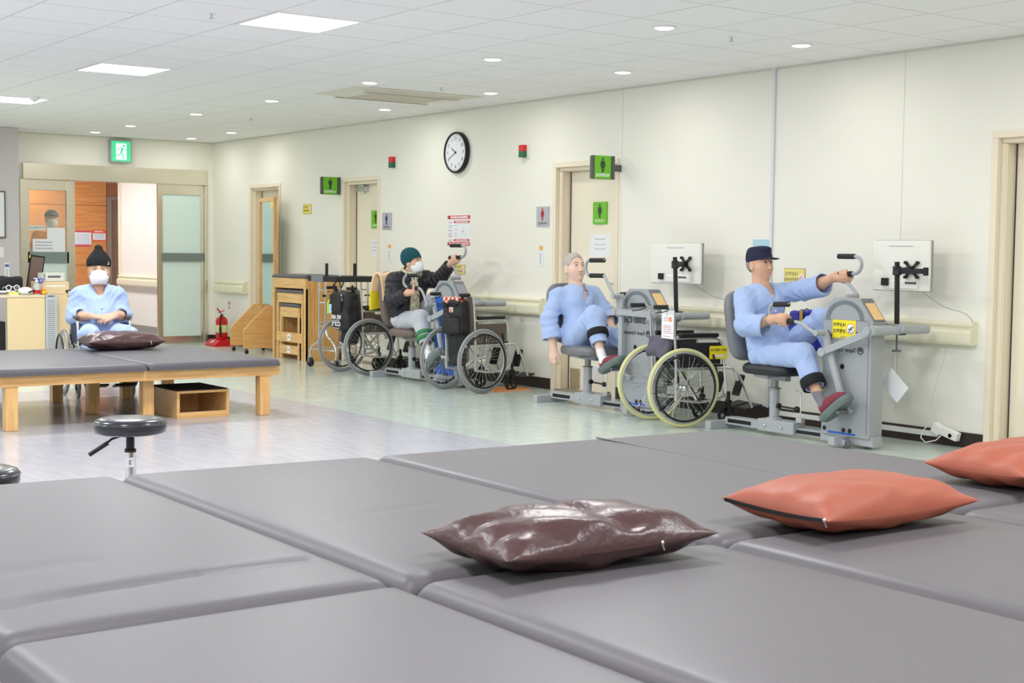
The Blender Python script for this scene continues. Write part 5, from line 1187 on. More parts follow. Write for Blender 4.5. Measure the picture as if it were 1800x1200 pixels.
face_extras(P3, T, S['M'], None, brows=(120, 104, 92), open_=.7)
pajama_top(P3, S, .60, (.222, .60, .80), (-.214, .745, 1.10), seed=3)
pajama_legs(P3, S, (.168, 1.025, .40), (-.165, .915, .575), seed=4)
leg_strap(P3, S['knR'], (.168, 1.025, .40), .078, .86, .04); leg_strap(P3, S['knL'], (-.165, .915, .575), .078, .86, .04)
shoe(P3, (1.12, .205), math.radians(38), .185, M_burg, M_sock, (.176, 1.055, .36)); shoe(P3, (.945, .385), math.radians(20), -.185, M_burg, M_sock, (-.176, .95, .53))
c = np.array(S['head']); M = S['M']; f = SDF(c - (.15, .16, .12), c + (.15, .24, .2), .005)
f.ell(T(0, -.012, .045), (.088, .106, .10), M, .0); f.ell(T(0, .0, .112), (.075, .088, .030), M, .03); f.cut(T(0, .1, .041), M @ np.array((0, .0, -1)) + M @ np.array((0, .20, 0)))
f.cut(T(0, 0, .134), M @ np.array((0, -.10, 1)), k=.03)
f.ell(T(0, -.012, .03), (.080, .099, .088), M, 0, 'sub')
o = f.build('cap', M_navy, P3, folds(.0012, 5))
b = MB(); V = []; nu = 16
for hh in (0, 1):
    for i in range(nu + 1):
        a = -1.2 + 2.4 * i / nu
        for r in (.0, .5, 1.0): V.append(T(.083 * math.sin(a) * (1 + .02 * r), .086 * math.cos(a) + .012 + .078 * r * math.cos(a * 1.15) ** .8 if math.cos(a * 1.15) > 0 else .086 * math.cos(a) + .012, .052 - .010 * r - .008 * (abs(math.sin(a)) ** 2) - hh * .004))
F = []; q = (nu + 1) * 3
for i in range(nu):
    for j in range(2): a = i * 3 + j; F += [(a, a + 1, a + 4, a + 3), (q + a + 3, q + a + 4, q + a + 1, q + a)]
for i in range(nu): F.append((i * 3 + 2, q + i * 3 + 2, q + i * 3 + 5, i * 3 + 5)); F.append((i * 3, i * 3 + 3, q + i * 3 + 3, q + i * 3))
b.add(V, F, 0, True).build('brim', M_navy, o)
f = SDF(c - .13, c + .13, .005); f.ell(T(0, -.026, .01), (.0795, .088, .085), M, 0); f.cut(T(0, .03, 0), M @ np.array((0, 1, .5))); f.cut(T(0, 0, .06), M @ np.array((0, 0, 1))); f.cut(T(0, -.05, -.05), M @ np.array((0, .5, -1)))
f.build('hair', mat('grey_cropped_hair', (150, 142, 136), .85, noise=(120, .25)), P3)
MB().torus((.2225, .632, .845), (.05, .95, .18), .034, .0055, 24, 6).build('watch_strap', mat('steel_bracelet', (170, 160, 140), .3, .8), P3)
buttons(P3, [(.012, .452, 1.005), (.01, .492, .90), (.008, .525, .80), (.004, .545, .70)], (.1, 1, .15))

# -------- the bareheaded man (middle trainer)
S2 = dict(pelvis=(0, .405, .575), belly=(0, .40, .70), chest=(0, .36, .875), neck=(0, .305, 1.035), head=(.0, .285, 1.172), M=headmat(-.12, .14), shR=(.178, .300, .935), shL=(-.176, .325, .945),
          elR=(.268, .285, .735), wrR=(.262, .345, .505), elL=(-.245, .44, .79), wrL=(-.205, .545, .690), hipR=(.095, .42, .575), knR=(.125, .725, .775), anR=(.178, .875, .475), hipL=(-.095, .42, .57), knL=(-.125, .80, .60), anL=(-.178, 1.085, .335), sc=1.03)
S2['hands'] = lambda f: (open_hand(f, (.262, .345, .505), (0, -.08, -1), (1, .25, 0), .75, -1, .02, 1.0, .35, .25), open_hand(f, (-.205, .545, .690), (.25, .75, -.45), (.25, .4, .9), .55, 1, .05, .95, .5, .1))
P2, T = rider('bareheaded grey-haired man in pale blue pyjamas leaning back on the middle trainer', (7.56, 9.86, 0), S2, M_skin3, None)
face_extras(P2, T, S2['M'], None, brows=(160, 148, 140), open_=.6)
pajama_top(P2, S2, .585, (.264, .330, .575), (-.215, .520, .715), seed=7, belly=.015)
pajama_legs(P2, S2, (.165, .845, .555), (-.165, 1.02, .40), seed=8, r=(.105, .088, .072))
leg_strap(P2, S2['knR'], (.165, .845, .555), .082, .62, .032); leg_strap(P2, S2['knL'], (-.165, 1.02, .40), .078, .86, .04)
shoe(P2, (.905, .335), math.radians(26), .185, M_burg, M_wsock, (.174, .868, .50)); shoe(P2, (1.12, .205), math.radians(38), -.185, M_burg, M_wsock, (-.176, 1.055, .36))
c = np.array(S2['head']); M = S2['M']; f = SDF(c - .16, c + .16, .005); f.ell(T(0, -.012, .036), (.0835, .105, .095), M, 0); f.cut(T(0, .052, .05), M @ np.array((0, 1, -.42))); f.cut(T(0, -.03, -.025), M @ np.array((0, .6, -1)))
f.build('hair', mat('short_white_hair', (190, 181, 174), .9, noise=(140, .2), bump=(300, .4)), P2, folds(.003, 9))
buttons(P2, [(.012, .460, .965), (.01, .485, .885), (.008, .53, .80)], (.1, 1, .15))

# -------- the woman in the teal hat (far trainer)
S1 = dict(pelvis=(0, .43, .605), belly=(0, .43, .74), chest=(0, .435, .92), neck=(0, .455, 1.065), head=(.0, .49, 1.19), M=headmat(.42, .05), shR=(.172, .43, 1.01), shL=(-.172, .445, 1.025),
          elR=(.255, .52, .80), wrR=(.215, .765, .895), elL=(-.235, .60, 1.0), wrL=(-.208, .885, 1.19), hipR=(.09, .45, .60), knR=(.135, .865, .635), anR=(.178, 1.065, .335), hipL=(-.09, .45, .60), knL=(-.13, .80, .865), anL=(-.178, .955, .50), sc=.93, masked=True)
S1['hands'] = lambda f: (grip_hand(f, (.205, .855, .941), (0, 1, 0), S1['wrR'], 1, 1), grip_hand(f, (-.205, .965, 1.244), (0, 1, .03), S1['wrL'], -1, 1))
P1, T = rider('woman in a teal knit hat, mask and black padded jacket on the far trainer', (7.56, 12.69, 0), S1, M_skin, None)
face_extras(P1, T, S1['M'], None, brows=(84, 74, 70), open_=.8)
mask_mesh(P1, T, S1['head'], S1['M'], .95)
M_puff = mat('black_padded_nylon', (40, 38, 46), .42, spec=.45, bump=(60, .1))
def puff(V):
    r = np.zeros(len(V))
    for sh, el, wr in ((S1['shR'], S1['elR'], S1['wrR']), (S1['shL'], S1['elL'], S1['wrL'])):
        sh, el, wr = map(np.array, (sh, el, wr)); L1 = np.linalg.norm(el - sh)
        for a, b2, off in ((sh, el, 0), (el, wr, L1)):
            d = unit(b2 - a); L = np.linalg.norm(b2 - a); t = (V - a) @ d; dist = np.linalg.norm(V - a - np.clip(t, 0, L)[:, None] * d, axis=1)
            g = (dist < .125) & (t > 0) & (t < L); r = np.where(g, .015 * np.abs(np.sin((t + off) * 52)) ** .6 - .008, r)
    tor = (np.abs(V[:, 0]) < .15); r = np.where(tor & (r == 0), .015 * np.abs(np.sin(V[:, 2] * 48)) ** .6 - .008, r)
    return r
f = SDF((-.46, .1, .52), (.46, 1.05, 1.2), .007)
f.ell(S1['chest'], (.19, .135, .17), None, .05); f.ell(S1['belly'], (.195, .155, .15), None, .06); f.ell(np.array(S1['pelvis']) + (0, 0, .06), (.20, .165, .11), None, .06); f.cap(S1['shR'], S1['shL'], .075, .075, .07); f.cap(S1['chest'], np.array(S1['neck']) + (0, -.01, .015), .11, .082, .05)
cR = np.array(S1['elR']) * .12 + np.array(S1['wrR']) * .88; cL = np.array(S1['elL']) * .12 + np.array(S1['wrL']) * .88
for k, cf in (('R', cR), ('L', cL)): f.cap(S1['sh' + k], S1['el' + k], .084, .074, .035); f.cap(S1['el' + k], cf, .074, .058, .03)
for k, cf in (('R', cR), ('L', cL)): cuff(f, S1['el' + k], cf, .056)
f.cap(np.array(S1['neck']) + (0, 0, -.02), S1['head'], .062, .075, 0, 'sub'); f.cap((0, .62, .60), (0, .60, .80), .05, .012, .02, 'sub'); f.cut((0, 0, .60), (0, -.35, -1))
f.build('padded_jacket', M_puff, P1, lambda V: puff(V) + folds(.002, 3)(V))
MB().ell((.252, .415, .955), (.004, .015, .013), 10, 8).build('jacket_badge', M_btn, P1)
# scarf: wrapped collar with a hanging end
M_scarf = mat('patterned_scarf', (214, 210, 196), .85, bump=(140, .2)); nt = M_scarf.node_tree; b = nt.nodes['Principled BSDF']
tc = nt.nodes.new('ShaderNodeTexCoord'); mp = nt.nodes.new('ShaderNodeMapping'); mp.inputs['Scale'].default_value = (1, 1, .55); mp.inputs['Rotation'].default_value = (0, .5, .6); nt.links.new(tc.outputs['Object'], mp.inputs[0])
nz = nt.nodes.new('ShaderNodeTexNoise'); nz.inputs['Scale'].default_value = 34; nz.inputs['Detail'].default_value = 2; nz.inputs['Distortion'].default_value = 2.2; nt.links.new(mp.outputs[0], nz.inputs['Vector'])
rp = nt.nodes.new('ShaderNodeValToRGB'); e = rp.color_ramp.elements; rp.color_ramp.interpolation = 'CONSTANT'; e[0].color = (*s2l((54, 52, 50)), 1); e[1].position = .42; e[1].color = (*s2l((216, 212, 200)), 1)
for pos, col in ((.52, (178, 158, 44)), (.58, (222, 220, 210)), (.66, (92, 92, 60))): q = e.new(pos); q.color = (*s2l(col), 1)
nt.links.new(nz.outputs['Fac'], rp.inputs[0]); nt.links.new(rp.outputs[0], b.inputs['Base Color'])
nk = np.array(S1['neck']); f = SDF((-.2, .25, .62), (.24, .80, 1.2), .006)
ringp = [nk + np.array((.078 * math.cos(a), .078 * math.sin(a) + .012, .02 - .022 * math.sin(a))) for a in np.linspace(0, 2 * PI, 15)]
f.chain(ringp, [.031] * 15, .015); f.chain([nk + (.01, .088, -.01), (.03, .575, .96), (.045, .605, .86), (.05, .615, .76), (.052, .625, .68)], [.035, .042, .045, .046, .044], .03); f.cut((.05, .62, .675), (0, .2, -1))
f.build('scarf', M_scarf, P1, folds(.003, 13, [((.03, .58, .85), (1, .2, 0), .25, .005, 120)]))
# hat
c = np.array(S1['head']); M = S1['M']; f = SDF(c - .17, c + (.17, .17, .2), .005)
f.ell(T(0, -.02, .04), (.092, .112, .098), M, 0); f.ell(T(0, -.035, .085), (.075, .09, .07), M, .03); f.cut(T(0, .09, .052), M @ np.array((0, .62, -1))); f.ell(T(0, -.012, .028), (.080, .1, .09), M, 0, 'sub')
f.build('knit_hat', mat('teal_knit', (16, 78, 90), .9, bump=(160, .5)), P1, folds(.001, 3))
f = SDF(c - .13, c + .13, .005); f.ell(T(0, -.02, .02), (.081, .092, .086), M, 0); f.cut(T(0, .05, 0), M @ np.array((0, 1, -.15))); f.cut(T(0, 0, .06), M @ np.array((0, 0, 1))); f.cut(T(0, -.05, -.045), M @ np.array((0, .3, -1)))
f.build('hair', mat('dark_short_hair', (92, 82, 78), .85, noise=(120, .3)), P1)
M_grp = mat('grey_patient_trousers', (186, 190, 198), .8, noise=(30, .04), bump=(260, .12), sheen=.1)
pajama_legs(P1, S1, (.17, 1.03, .40), (-.165, .915, .575), seed=15, mat_=M_grp, r=(.10, .085, .07))
f = SDF((-.26, .28, .5), (.3, .76, .86), .007); f.ell(np.array(S1['pelvis']) + (0, .01, .02), (.192, .175, .105), None, .03); f.cut((0, 0, .575), (0, -.45, -1)); f.cut((0, 0, .69), (0, .3, 1)); f.cut((0, .5, 0), (0, -1, 0))
f.build('pyjama_shirt_hem', M_paj, P1, folds(.004, 18))
M_green = mat('green_stripe', (60, 130, 84), .8)
leg_strap(P1, S1['knR'], (.17, 1.03, .40), .08, .62, .020, M_green); leg_strap(P1, S1['knR'], (.17, 1.03, .40), .08, .82, .020, M_green); leg_strap(P1, S1['knL'], (-.165, .915, .575), .078, .8, .03, M_green)
shoe(P1, (1.11, .195), math.radians(38), .185, mat('grey_slipper', (128, 134, 136), .7), M_wsock, (.176, 1.055, .36)); shoe(P1, (.945, .385), math.radians(20), -.185, MATS['grey_slipper'], M_wsock, (-.176, .95, .53))

# -------- the man in the wheelchair
BOXW = None
S0 = dict(pelvis=(0, .11, .56), belly=(0, .115, .70), chest=(0, .085, .84), neck=(0, .085, .965), head=(0, .115, 1.105), M=headmat(-.16, -.06), shR=(.165, .07, .885), shL=(-.165, .07, .885),
          elR=(.222, .10, .69), wrR=(.10, .315, .705), elL=(-.222, .10, .69), wrL=(-.105, .325, .71), hipR=(.09, .13, .545), knR=(.15, .51, .545), anR=(.12, .60, .20), hipL=(-.09, .13, .545), knL=(-.17, .51, .545), anL=(-.12, .60, .20), sc=1.10, masked=True, rotz=math.radians(170))
def hands0(f):
    open_hand(f, S0['wrR'], (-1, .32, -.12), (-.1, .35, .9), .55, -1, .03, 1.0, .5, .15); open_hand(f, S0['wrL'], (1, .38, -.26), (.3, .75, .55), .6, 1, .03, 1.0, .5, .15)
S0['hands'] = hands0
P0, T = rider('man in a black beanie, mask and blue pyjamas sitting with clasped hands', (4.425, 12.49, 0), S0, M_skin2, None)
face_extras(P0, T, S0['M'], None, brows=(90, 76, 70), open_=.75)
mask_mesh(P0, T, S0['head'], S0['M'], 1.10)
f = SDF((-.46, -.2, .42), (.56, .6, 1.1), .0075); g = SDF((-.46, -.2, .42), (.56, .6, 1.1), .0075)
pv, bl, ch, nk = [np.array(S0[k], float) for k in ('pelvis', 'belly', 'chest', 'neck')]
f.ell(ch, (.185, .125, .15), None, .05); f.ell(bl, (.195, .155, .15), None, .06); f.ell(pv + (0, .0, .04), (.19, .15, .11), None, .06); [f.cap(nk + (sg * .05, -.005, -.06), np.array(S0['sh' + k]) + (0, 0, -.002), .055, .07, .05) for k, sg in (('R', 1), ('L', -1))]; f.cap(ch, nk + (0, -.005, -.08), .105, .08, .05)
cR, cL = np.array((.165, .215, .705)), np.array((-.168, .215, .71))
for k, cf in (('R', cR), ('L', cL)): g.cap(S0['sh' + k], S0['el' + k], .074, .07, .035); g.cap(S0['el' + k], cf, .07, .07, .03)
for k, cf in (('R', cR), ('L', cL)): cuff(g, S0['el' + k], cf, .07)
f.join(g, .035)
f.cap(nk + (0, -.006, -.03), S0['head'], .066, .078, 0, 'sub'); f.cap(nk + (0, .05, -.02), nk + (.0, .13, -.07), .055, .02, .01, 'sub'); f.cut((0, 0, .545), (0, -.35, -1))
f.build('shirt', M_paj, P0, folds(.0035, 21, [(S0['elR'], (0, 0, 1), .12, .006, 80), (S0['elL'], (0, 0, 1), .12, .006, 80), (S0['shR'], (.3, 0, -1), .13, .004, 60), (S0['shL'], (-.3, 0, -1), .13, .004, 60), (bl, (.2, .4, 1), .2, .004, 60)]))
f = SDF((-.34, -.06, .08), (.36, .76, .72), .0075); f.ell(pv, (.185, .14, .095), None, .05)
for k, cf in (('R', (.125, .575, .26)), ('L', (-.13, .575, .26))): f.cap(S0['hip' + k], S0['kn' + k], .098, .085, .05); f.cap(S0['kn' + k], cf, .085, .072, .03)
for k, cf in (('R', (.125, .575, .26)), ('L', (-.13, .575, .26))): cuff(f, S0['kn' + k], cf, .072, .04)
f.build('trousers', M_paj, P0, folds(.004, 22, [(S0['knR'], (0, 1, 0), .13, .006, 60), (S0['knL'], (0, 1, 0), .13, .006, 60)]))
for x in (.12, -.12): shoe(P0, (.565, .142), math.radians(12), x, M_nylon, M_sock, (x, .60, .24))
c = np.array(S0['head']); M = S0['M']; f = SDF(c - .16, c + (.16, .16, .28), .005)
f.ell(T(0, -.014, .045), (.101, .120, .10), M, 0); f.cap(T(0, -.02, .08), T(.0, -.03, .165), .086, .036, .05); f.cap(T(.0, -.03, .16), T(.012, -.04, .178), .022, .018, .02); f.cut(T(0, .09, .038), M @ np.array((0, .12, -1)))
f.ell(T(0, -.012, .03), (.088, .108, .096), M, 0, 'sub')
ht = f.build('beanie', mat('black_knit', (20, 20, 23), .9, bump=(170, .5)), P0, lambda V: .0012 * np.sin(np.arctan2(((V - c) @ M)[:, 0], ((V - c) @ M)[:, 1] + .02) * 46))
Mb = Matrix(M.tolist()); MB().ell(T(-.072, .078, .052), (.006, .003, .006), 8, 6, Mb).ell(T(-.076, .073, .066), (.004, .003, .004), 8, 6, Mb).build('hat_badge', M_btn, ht)
f = SDF(c - .13, c + .13, .005); f.ell(T(0, -.02, .01), (.0815, .09, .08), M, 0); f.cut(T(0, .04, 0), M @ np.array((0, 1, -.1))); f.cut(T(0, 0, .05), M @ np.array((0, 0, 1))); f.cut(T(0, -.05, -.03), M @ np.array((0, .3, -1)))
f.build('hair', MATS['dark_short_hair'], P0)
buttons(P0, [(.002, .20, .875), (.0, .262, .78), (.0, .275, .69)], (0, 1, .2))

# -------- the worker behind the entrance glass
f = SDF((-.42, -.2, 0), (.42, .25, 1.86), .007)
M = headmat(-.2, 0); hc = (0, .03, 1.665)
f.chain([(0, 0, .95), (0, 0, 1.15), (0, .0, 1.35)], [.11, .11, .11], .06); f.cap((.18, 0, 1.44), (-.18, 0, 1.44), .05, .05, .05)
T = head(f, hc, M, (0, -.0, 1.52), 1.0)
for s in (1, -1): f.chain([(s * .18, 0, 1.44), (s * .24, -.02, 1.17), (s * .26, .06, .93)], [.045, .042, .03], .03); f.chain([(s * .09, 0, .95), (s * .1, .02, .5), (s * .1, .0, .08)], [.08, .052, .038], .03); open_hand(f, (s * .26, .06, .93), (0, .1, -1), (s, 0, 0), .4, -s, .03)
P4 = f.build('person', [M_skin]); P4.location = (6.10, 18.95, 0); P4.rotation_euler = (0, 0, PI); tag(P4, 'worker in an orange vest, dark cap and mask standing behind the entrance glass', 'person')
face_extras(P4, T, M, None); mask_mesh(P4, T, hc, M)
c = np.array(hc); f = SDF(c - .16, c + (.16, .24, .2), .006); f.ell(T(0, -.012, .045), (.09, .108, .085), M, 0); f.cap(T(0, .09, .055), T(0, .145, .04), .03, .028, .01); f.cap(T(.035, .08, .052), T(.03, .125, .04), .02, .018, .01); f.cap(T(-.035, .08, .052), T(-.03, .125, .04), .02, .018, .01); f.cut(T(0, .0, .03), M @ np.array((0, .05, -1))); f.cut(T(0, .13, .045), M @ np.array((0, .2, -1)), .06); f.ell(T(0, -.012, .03), (.08, .1, .09), M, 0, 'sub')
f.build('cap', mat('dark_teal_cap', (40, 62, 66), .85), P4)
f = SDF((-.4, -.2, .85), (.4, .22, 1.58), .008); f.ell((0, 0, 1.3), (.20, .125, .2), None, .05); f.ell((0, 0, 1.05), (.19, .13, .17), None, .05); f.cap((.18, 0, 1.44), (-.18, 0, 1.44), .06, .06, .05)
for s in (1, -1): f.cap((s * .18, 0, 1.44), (s * .245, -.02, 1.17), .075, .065, .03); f.cap((s * .245, -.02, 1.17), (s * .26, .05, .97), .062, .05, .03)
f.cap((0, 0, 1.5), hc, .062, .07, 0, 'sub'); f.cut((0, 0, .92), (0, 0, -1))
f.build('work_jacket', [mat('orange_vest', (255, 158, 52), .7), mat('pale_grey_sleeve', (206, 214, 208), .8)], P4, folds(.003, 31), lambda C: ((C[:, 2] < 1.27) | (np.abs(C[:, 0]) > .30)).astype(int))
f = SDF((-.25, -.2, .06), (.25, .22, 1.02), .008); f.ell((0, 0, .95), (.17, .12, .08), None, .05)
for s in (1, -1): f.cap((s * .09, 0, .93), (s * .1, .02, .5), .095, .075, .04); f.cap((s * .1, .02, .5), (s * .1, 0, .1), .075, .065, .03)
f.cut((0, 0, .08), (0, 0, -1)); f.build('trousers', M_nylon, P4, folds(.003, 33))
for s in (1, -1): shoe(P4, (-.07, .0), 0, s * .1, M_nylon, M_sock, (s * .1, 0, .14))
# ------------------------------------------------------------------ furniture and loose things
M_oak = wood('oak_veneer', (226, 176, 112), (208, 152, 88), 5, 'z', .4); M_oakx = wood('oak_veneer_across', (226, 176, 112), (214, 160, 96), 5, 'x', .4); M_opale = wood('pale_oak', (232, 192, 132), (216, 170, 108), 5, 'y', .4)
# nest of three tables: fronts face away from the wall
def nest_table(label, x0, x1, y0, y1, top, apron, brd, pad_t=.045, arrow=True):
    t = thing('nesting_table', label, 'table', ((x0 + x1) / 2, (y0 + y1) / 2, 0), 0, 'padded wooden nesting tables')
    hx, hy = (x1 - x0) / 2, (y1 - y0) / 2
    pad('top_pad', [(-hx, -hy), (hx, -hy), (hx, hy), (-hx, hy)], top - pad_t, top, M_vin2, t, r=.022, crown=.004, n=8)
    MB().box(-hx + .005, -hx + .03, -hy + .02, hy - .02, apron, top - pad_t).build('apron', M_opale, t, .002)
    MB().box(-hx + .01, hx - .01, -hy + .005, -hy + .03, 0, top - pad_t).build('side_panel', M_oak, t, .002); MB().box(-hx + .01, hx - .01, hy - .03, hy - .005, 0, top - pad_t).build('side_panel', M_oak, t, .002)
    MB().box(-hx + .005, -hx + .04, -hy + .005, -hy + .05, 0, apron).build('leg', M_opale, t, .002); MB().box(-hx + .005, -hx + .04, hy - .05, hy - .005, 0, apron).build('leg', M_opale, t, .002)
    if brd:
        MB().box(-hx - .004, -hx + .012, -hy + .012, hy - .012, brd[0], brd[1]).build('low_rail', M_opale, t, .002)
        zc = (brd[0] + brd[1]) / 2
        a = MB().box(-hx - .0055, -hx - .0035, -.04, .04, zc - .04, zc + .04).build('arrow_label', M_paper, t)
        MB().box(-hx - .0065, -hx - .0055, -.028, .012, zc - .006, zc + .006).add([(-hx - .006, .012, zc - .02), (-hx - .006, .03, zc), (-hx - .006, .012, zc + .02)], [(0, 2, 1)]).build('arrow', M_fink, a)
    return t
nest_table('largest padded oak nesting table, enclosing two smaller ones, left of the walker', 7.71, 8.17, 14.80, 15.66, 1.01, .845, None)
nest_table('middle padded oak nesting table, tucked inside the largest one', 7.715, 8.12, 14.87, 15.56, .83, .67, (.205, .32))
nest_table('smallest padded oak nesting table, innermost of the nest', 7.72, 8.07, 14.97, 15.49, .665, .50, (.06, .165))
# standing mirror
t = thing('standing_mirror', 'tall standing mirror in an oak frame on wedge feet', 'mirror', (8.03, 16.43, 0), math.radians(-9))
M_mir = mat('mirror_glass', (216, 228, 224), .03, 1.0)
fr = MB().box(-.02, .02, -.335, -.285, .06, 1.95).box(-.02, .02, .285, .335, .06, 1.95); fr.build('stile', M_oak, t, .003)['kind'] = 'stuff'
MB().box(-.019, .02, -.285, .285, 1.90, 1.95).build('top_rail', M_opale, t, .002); MB().box(-.019, .02, -.285, .285, .06, .12).build('bottom_rail', M_opale, t, .002)
MB().box(-.004, .012, -.285, .285, .12, 1.90).build('glass', M_mir, t)
for y in (-.29, .29):
    w_ = MB().prism([(-.40, .07), (.06, .07), (.06, .60), (-.10, .60), (-.40, .30)], 'y', y - .02, y + .02).build('foot_board', M_oakx, t, .003)
    for x in (-.36, .03): MB().lathe([(0, -.012), (.024, -.012), (.027, 0), (.024, .012), (0, .012)], (x, y, .027), (0, 1, 0), 14).cyl((x, y, .03), (x, y, .075), .008, 8).build('castor', M_black, w_)
st = MB().box(-.021, -.0195, -.27, -.19, 1.81, 1.895).build('sticker', MATS['pale_yellow_sign'], t)
# fire extinguisher
t = thing('fire_extinguisher', 'red fire extinguisher on a red stand against the far end of the wall', 'fire extinguisher', (8.0, 17.76, 0))
MB().prism([(-.17, 0), (.13, 0), (.13, .03), (.08, .085), (-.10, .085), (-.17, .02)], 'y', -.17, .17).build('stand', M_red, t, .006)
MB().lathe([(0, .085), (.075, .085), (.08, .095), (.08, .33), (.07, .365), (.04, .39), (.022, .395), (.022, .415), (0, .415)], n=28).build('cylinder', M_red, t)
MB().lathe([(.0808, .18), (.0808, .28)], n=28).build('label', mat('pale_green_label', (214, 216, 150), .5), t)
MB().box(-.02, .02, -.015, .015, .405, .44).bar((-.03, .03, .435), (.0, -.1, .43), .02, .008).build('valve', M_alu, t); MB().bar((-.02, .04, .445), (0, -.08, .475), .02, .01).bar((0, .03, .44), (-.03, .085, .50), .02, .014).build('handle', M_red, t, .002)
MB().tube(smooth_pts([(-.01, -.02, .42), (-.05, -.075, .38), (-.06, -.085, .25), (-.055, -.082, .12)]), .011, 8).tube([(-.06, -.085, .25), (-.056, -.083, .13)], .016, 8).build('hose', M_black, t)
MB().lathe([(0, .0), (.03, .0), (.03, .006), (0, .006)], (-.135, .0, .055), (-.5, 0, .8), 16).build('gauge_sticker', M_paper, t)
# walker with forearm pad
t = thing('platform_walker', 'chrome walker with black forearm pad and two upright grips beside the nesting tables', 'walker', (7.73, 13.90, 0), math.radians(2))
M_pad = mat('black_pad_vinyl', (36, 37, 40), .5)
poly = [(-.30, -.30), (.30, -.30), (.30, .30), (.12, .30), (.12, -.08), (-.12, -.08), (-.12, .30), (-.30, .30)]
MB().prism(poly, 'z', .955, 1.015).build('forearm_pad', M_pad, t, .014, 3); MB().box(-.315, -.285, -.05, .20, .95, 1.02).build('pad_end', mat('grey_pad_end', (120, 122, 126), .5), t, .01)
for x in (-.20, .16): MB().tube([(x, .05, 1.0), (x, .05, 1.155)], .017, 12).build('grip', M_grip, t); 
for s in (1, -1):
    x = s * .27
    f = MB().tube([(x, -.05, .95), (x, -.05, .42)], .0125, 10).tube([(x, .09, .95), (x, .09, .25)], .0125, 10)
    f.tube(smooth_pts([(x, -.05, .44), (x, -.09, .36), (x, -.22, .28), (x, -.27, .22), (x, -.28, .10)]), .0125, 10).tube(smooth_pts([(x, .09, .30), (x, .2, .25), (x, .28, .2), (x, .28, .10)]), .0125, 10)
    for z in (.86, .72, .46): f.tube([(x, -.05, z), (x, .09, z)], .009, 8)
    f.tube([(x, -.27, .2), (x, .28, .2)], .009, 8); f.build('side_frame', M_chrome, t)
    MB().cyl((x, -.05, .8), (x + s * .03, -.05, .8), .014, 10).cyl((x, -.05, .8), (x - .04, -.05, .8), .008, 8).build('height_knob', M_black, t)
    for y in (-.28, .28):
        c = MB().lathe([(0, -.014), (.04, -.014), (.048, -.008), (.048, .008), (.04, .014), (0, .014)], (x, y, .048), (1, .3, 0), 20).build('castor', M_rubber, t)
        MB().bar((x - .02, y, .05), (x - .02, y, .11), .004, .03).bar((x + .02, y, .05), (x + .02, y, .11), .004, .03).box(x - .022, x + .022, y - .016, y + .016, .10, .115).build('castor_fork', M_alu, c)
MB().tube([(-.27, .28, .2), (.27, .28, .2)], .010, 8).build('cross_tube', M_chrome, t); MB().tube([(-.27, .09, .5), (.27, .09, .5)], .010, 8).build('cross_tube', M_chrome, t)
MB().tube(smooth_pts([(-.05, .1, .95), (-.05, .16, .88), (.0, .18, .85), (.05, .16, .88), (.05, .1, .95)]), .008, 8).build('brake_hook', M_black, t)

# ------------------------------------------------------------------ bags and cloths
def chair_child_world(W, p): return W.matrix_basis @ Vector(p)
def on_chair(W, name, label, cat, p=(0, 0, 0), group=None):
    o = thing(name, label, cat, W.matrix_basis @ Vector(p), W.rotation_euler.z, group); return o
def soft_box(name, m, parent, c, r, k=.03, disp=None, h=.008, extra=None):
    c = np.array(c, float); r = np.array(r, float); f = SDF(c - r - .06, c + r + .06, h)
    q = r - k
    w, X, Y, Z = f.win(c - r - .06, c + r + .06); a = [np.abs(v - c[i]) - q[i] for i, v in enumerate((X, Y, Z))]
    d = np.sqrt(np.maximum(a[0], 0) ** 2 + np.maximum(a[1], 0) ** 2 + np.maximum(a[2], 0) ** 2) + np.minimum(np.maximum(a[0], np.maximum(a[1], a[2])), 0) - k
    f.op(w, d.astype(np.float32), 0, 'add')
    if extra: extra(f)
    return f.build(name, m, parent, disp)
t = on_chair(WB, 'backpack', 'large black bag with white print hanging from the handles of the far wheelchair', 'bag')
soft_box('body', M_nylon, t, (.06, -.155, .665), (.19, .075, .20), .04, folds(.007, 41))
soft_box('lower_pouch', M_nylon, t, (.10, -.12, .44), (.14, .045, .12), .03, folds(.006, 42))
soft_box('flap', M_nylon, t, (.0, -.232, .75), (.13, .02, .09), .015, folds(.004, 43))
for x in (-.17, .17): MB().tube(smooth_pts([(x + .04, -.16, .83), (x * 1.15 + .03, -.16, .90), (x * 1.2, -.15, .93), (x * 1.1, -.12, .86)]), .012, 8).build('strap', M_strap, t)
sign_text('WE ARE', .062, M_wt, t, (.015, -.239, .60), (1, 0, 0), (0, 0, 1), bold=.001); sign_text('CODE', .07, M_wt, t, (.015, -.239, .53), (1, 0, 0), (0, 0, 1), bold=.001); MB().box(-.06, .09, -.2395, -.2380, .485, .49).box(-.06, .09, -.2395, -.2380, .565, .569).build('print_rule', M_wt, t)['kind'] = 'stuff'
MB().box(.07, .074, -.238, -.228, .50, .82).build('seam', M_dgrey, t)
kr = MB().torus((.155, -.245, .79), (.4, 1, 0), .018, .003, 20, 6).torus((.14, -.245, .835), (.4, 1, .2), .014, .0025, 18, 6).build('key_ring', M_chrome, t)
MB().obox((-.10, -.248, .685), (.05, .012, .10), Matrix.Rotation(.15, 3, 'Y')).build('blue_tag', mat('pale_blue_tag', (176, 216, 236), .6), t, .004); MB().tube(smooth_pts([(-.12, -.235, .78), (-.145, -.25, .74), (-.14, -.25, .70), (-.16, -.245, .63)]), .011, 8).build('yellow_ribbon', mat('lime_ribbon', (206, 224, 40), .6), t)
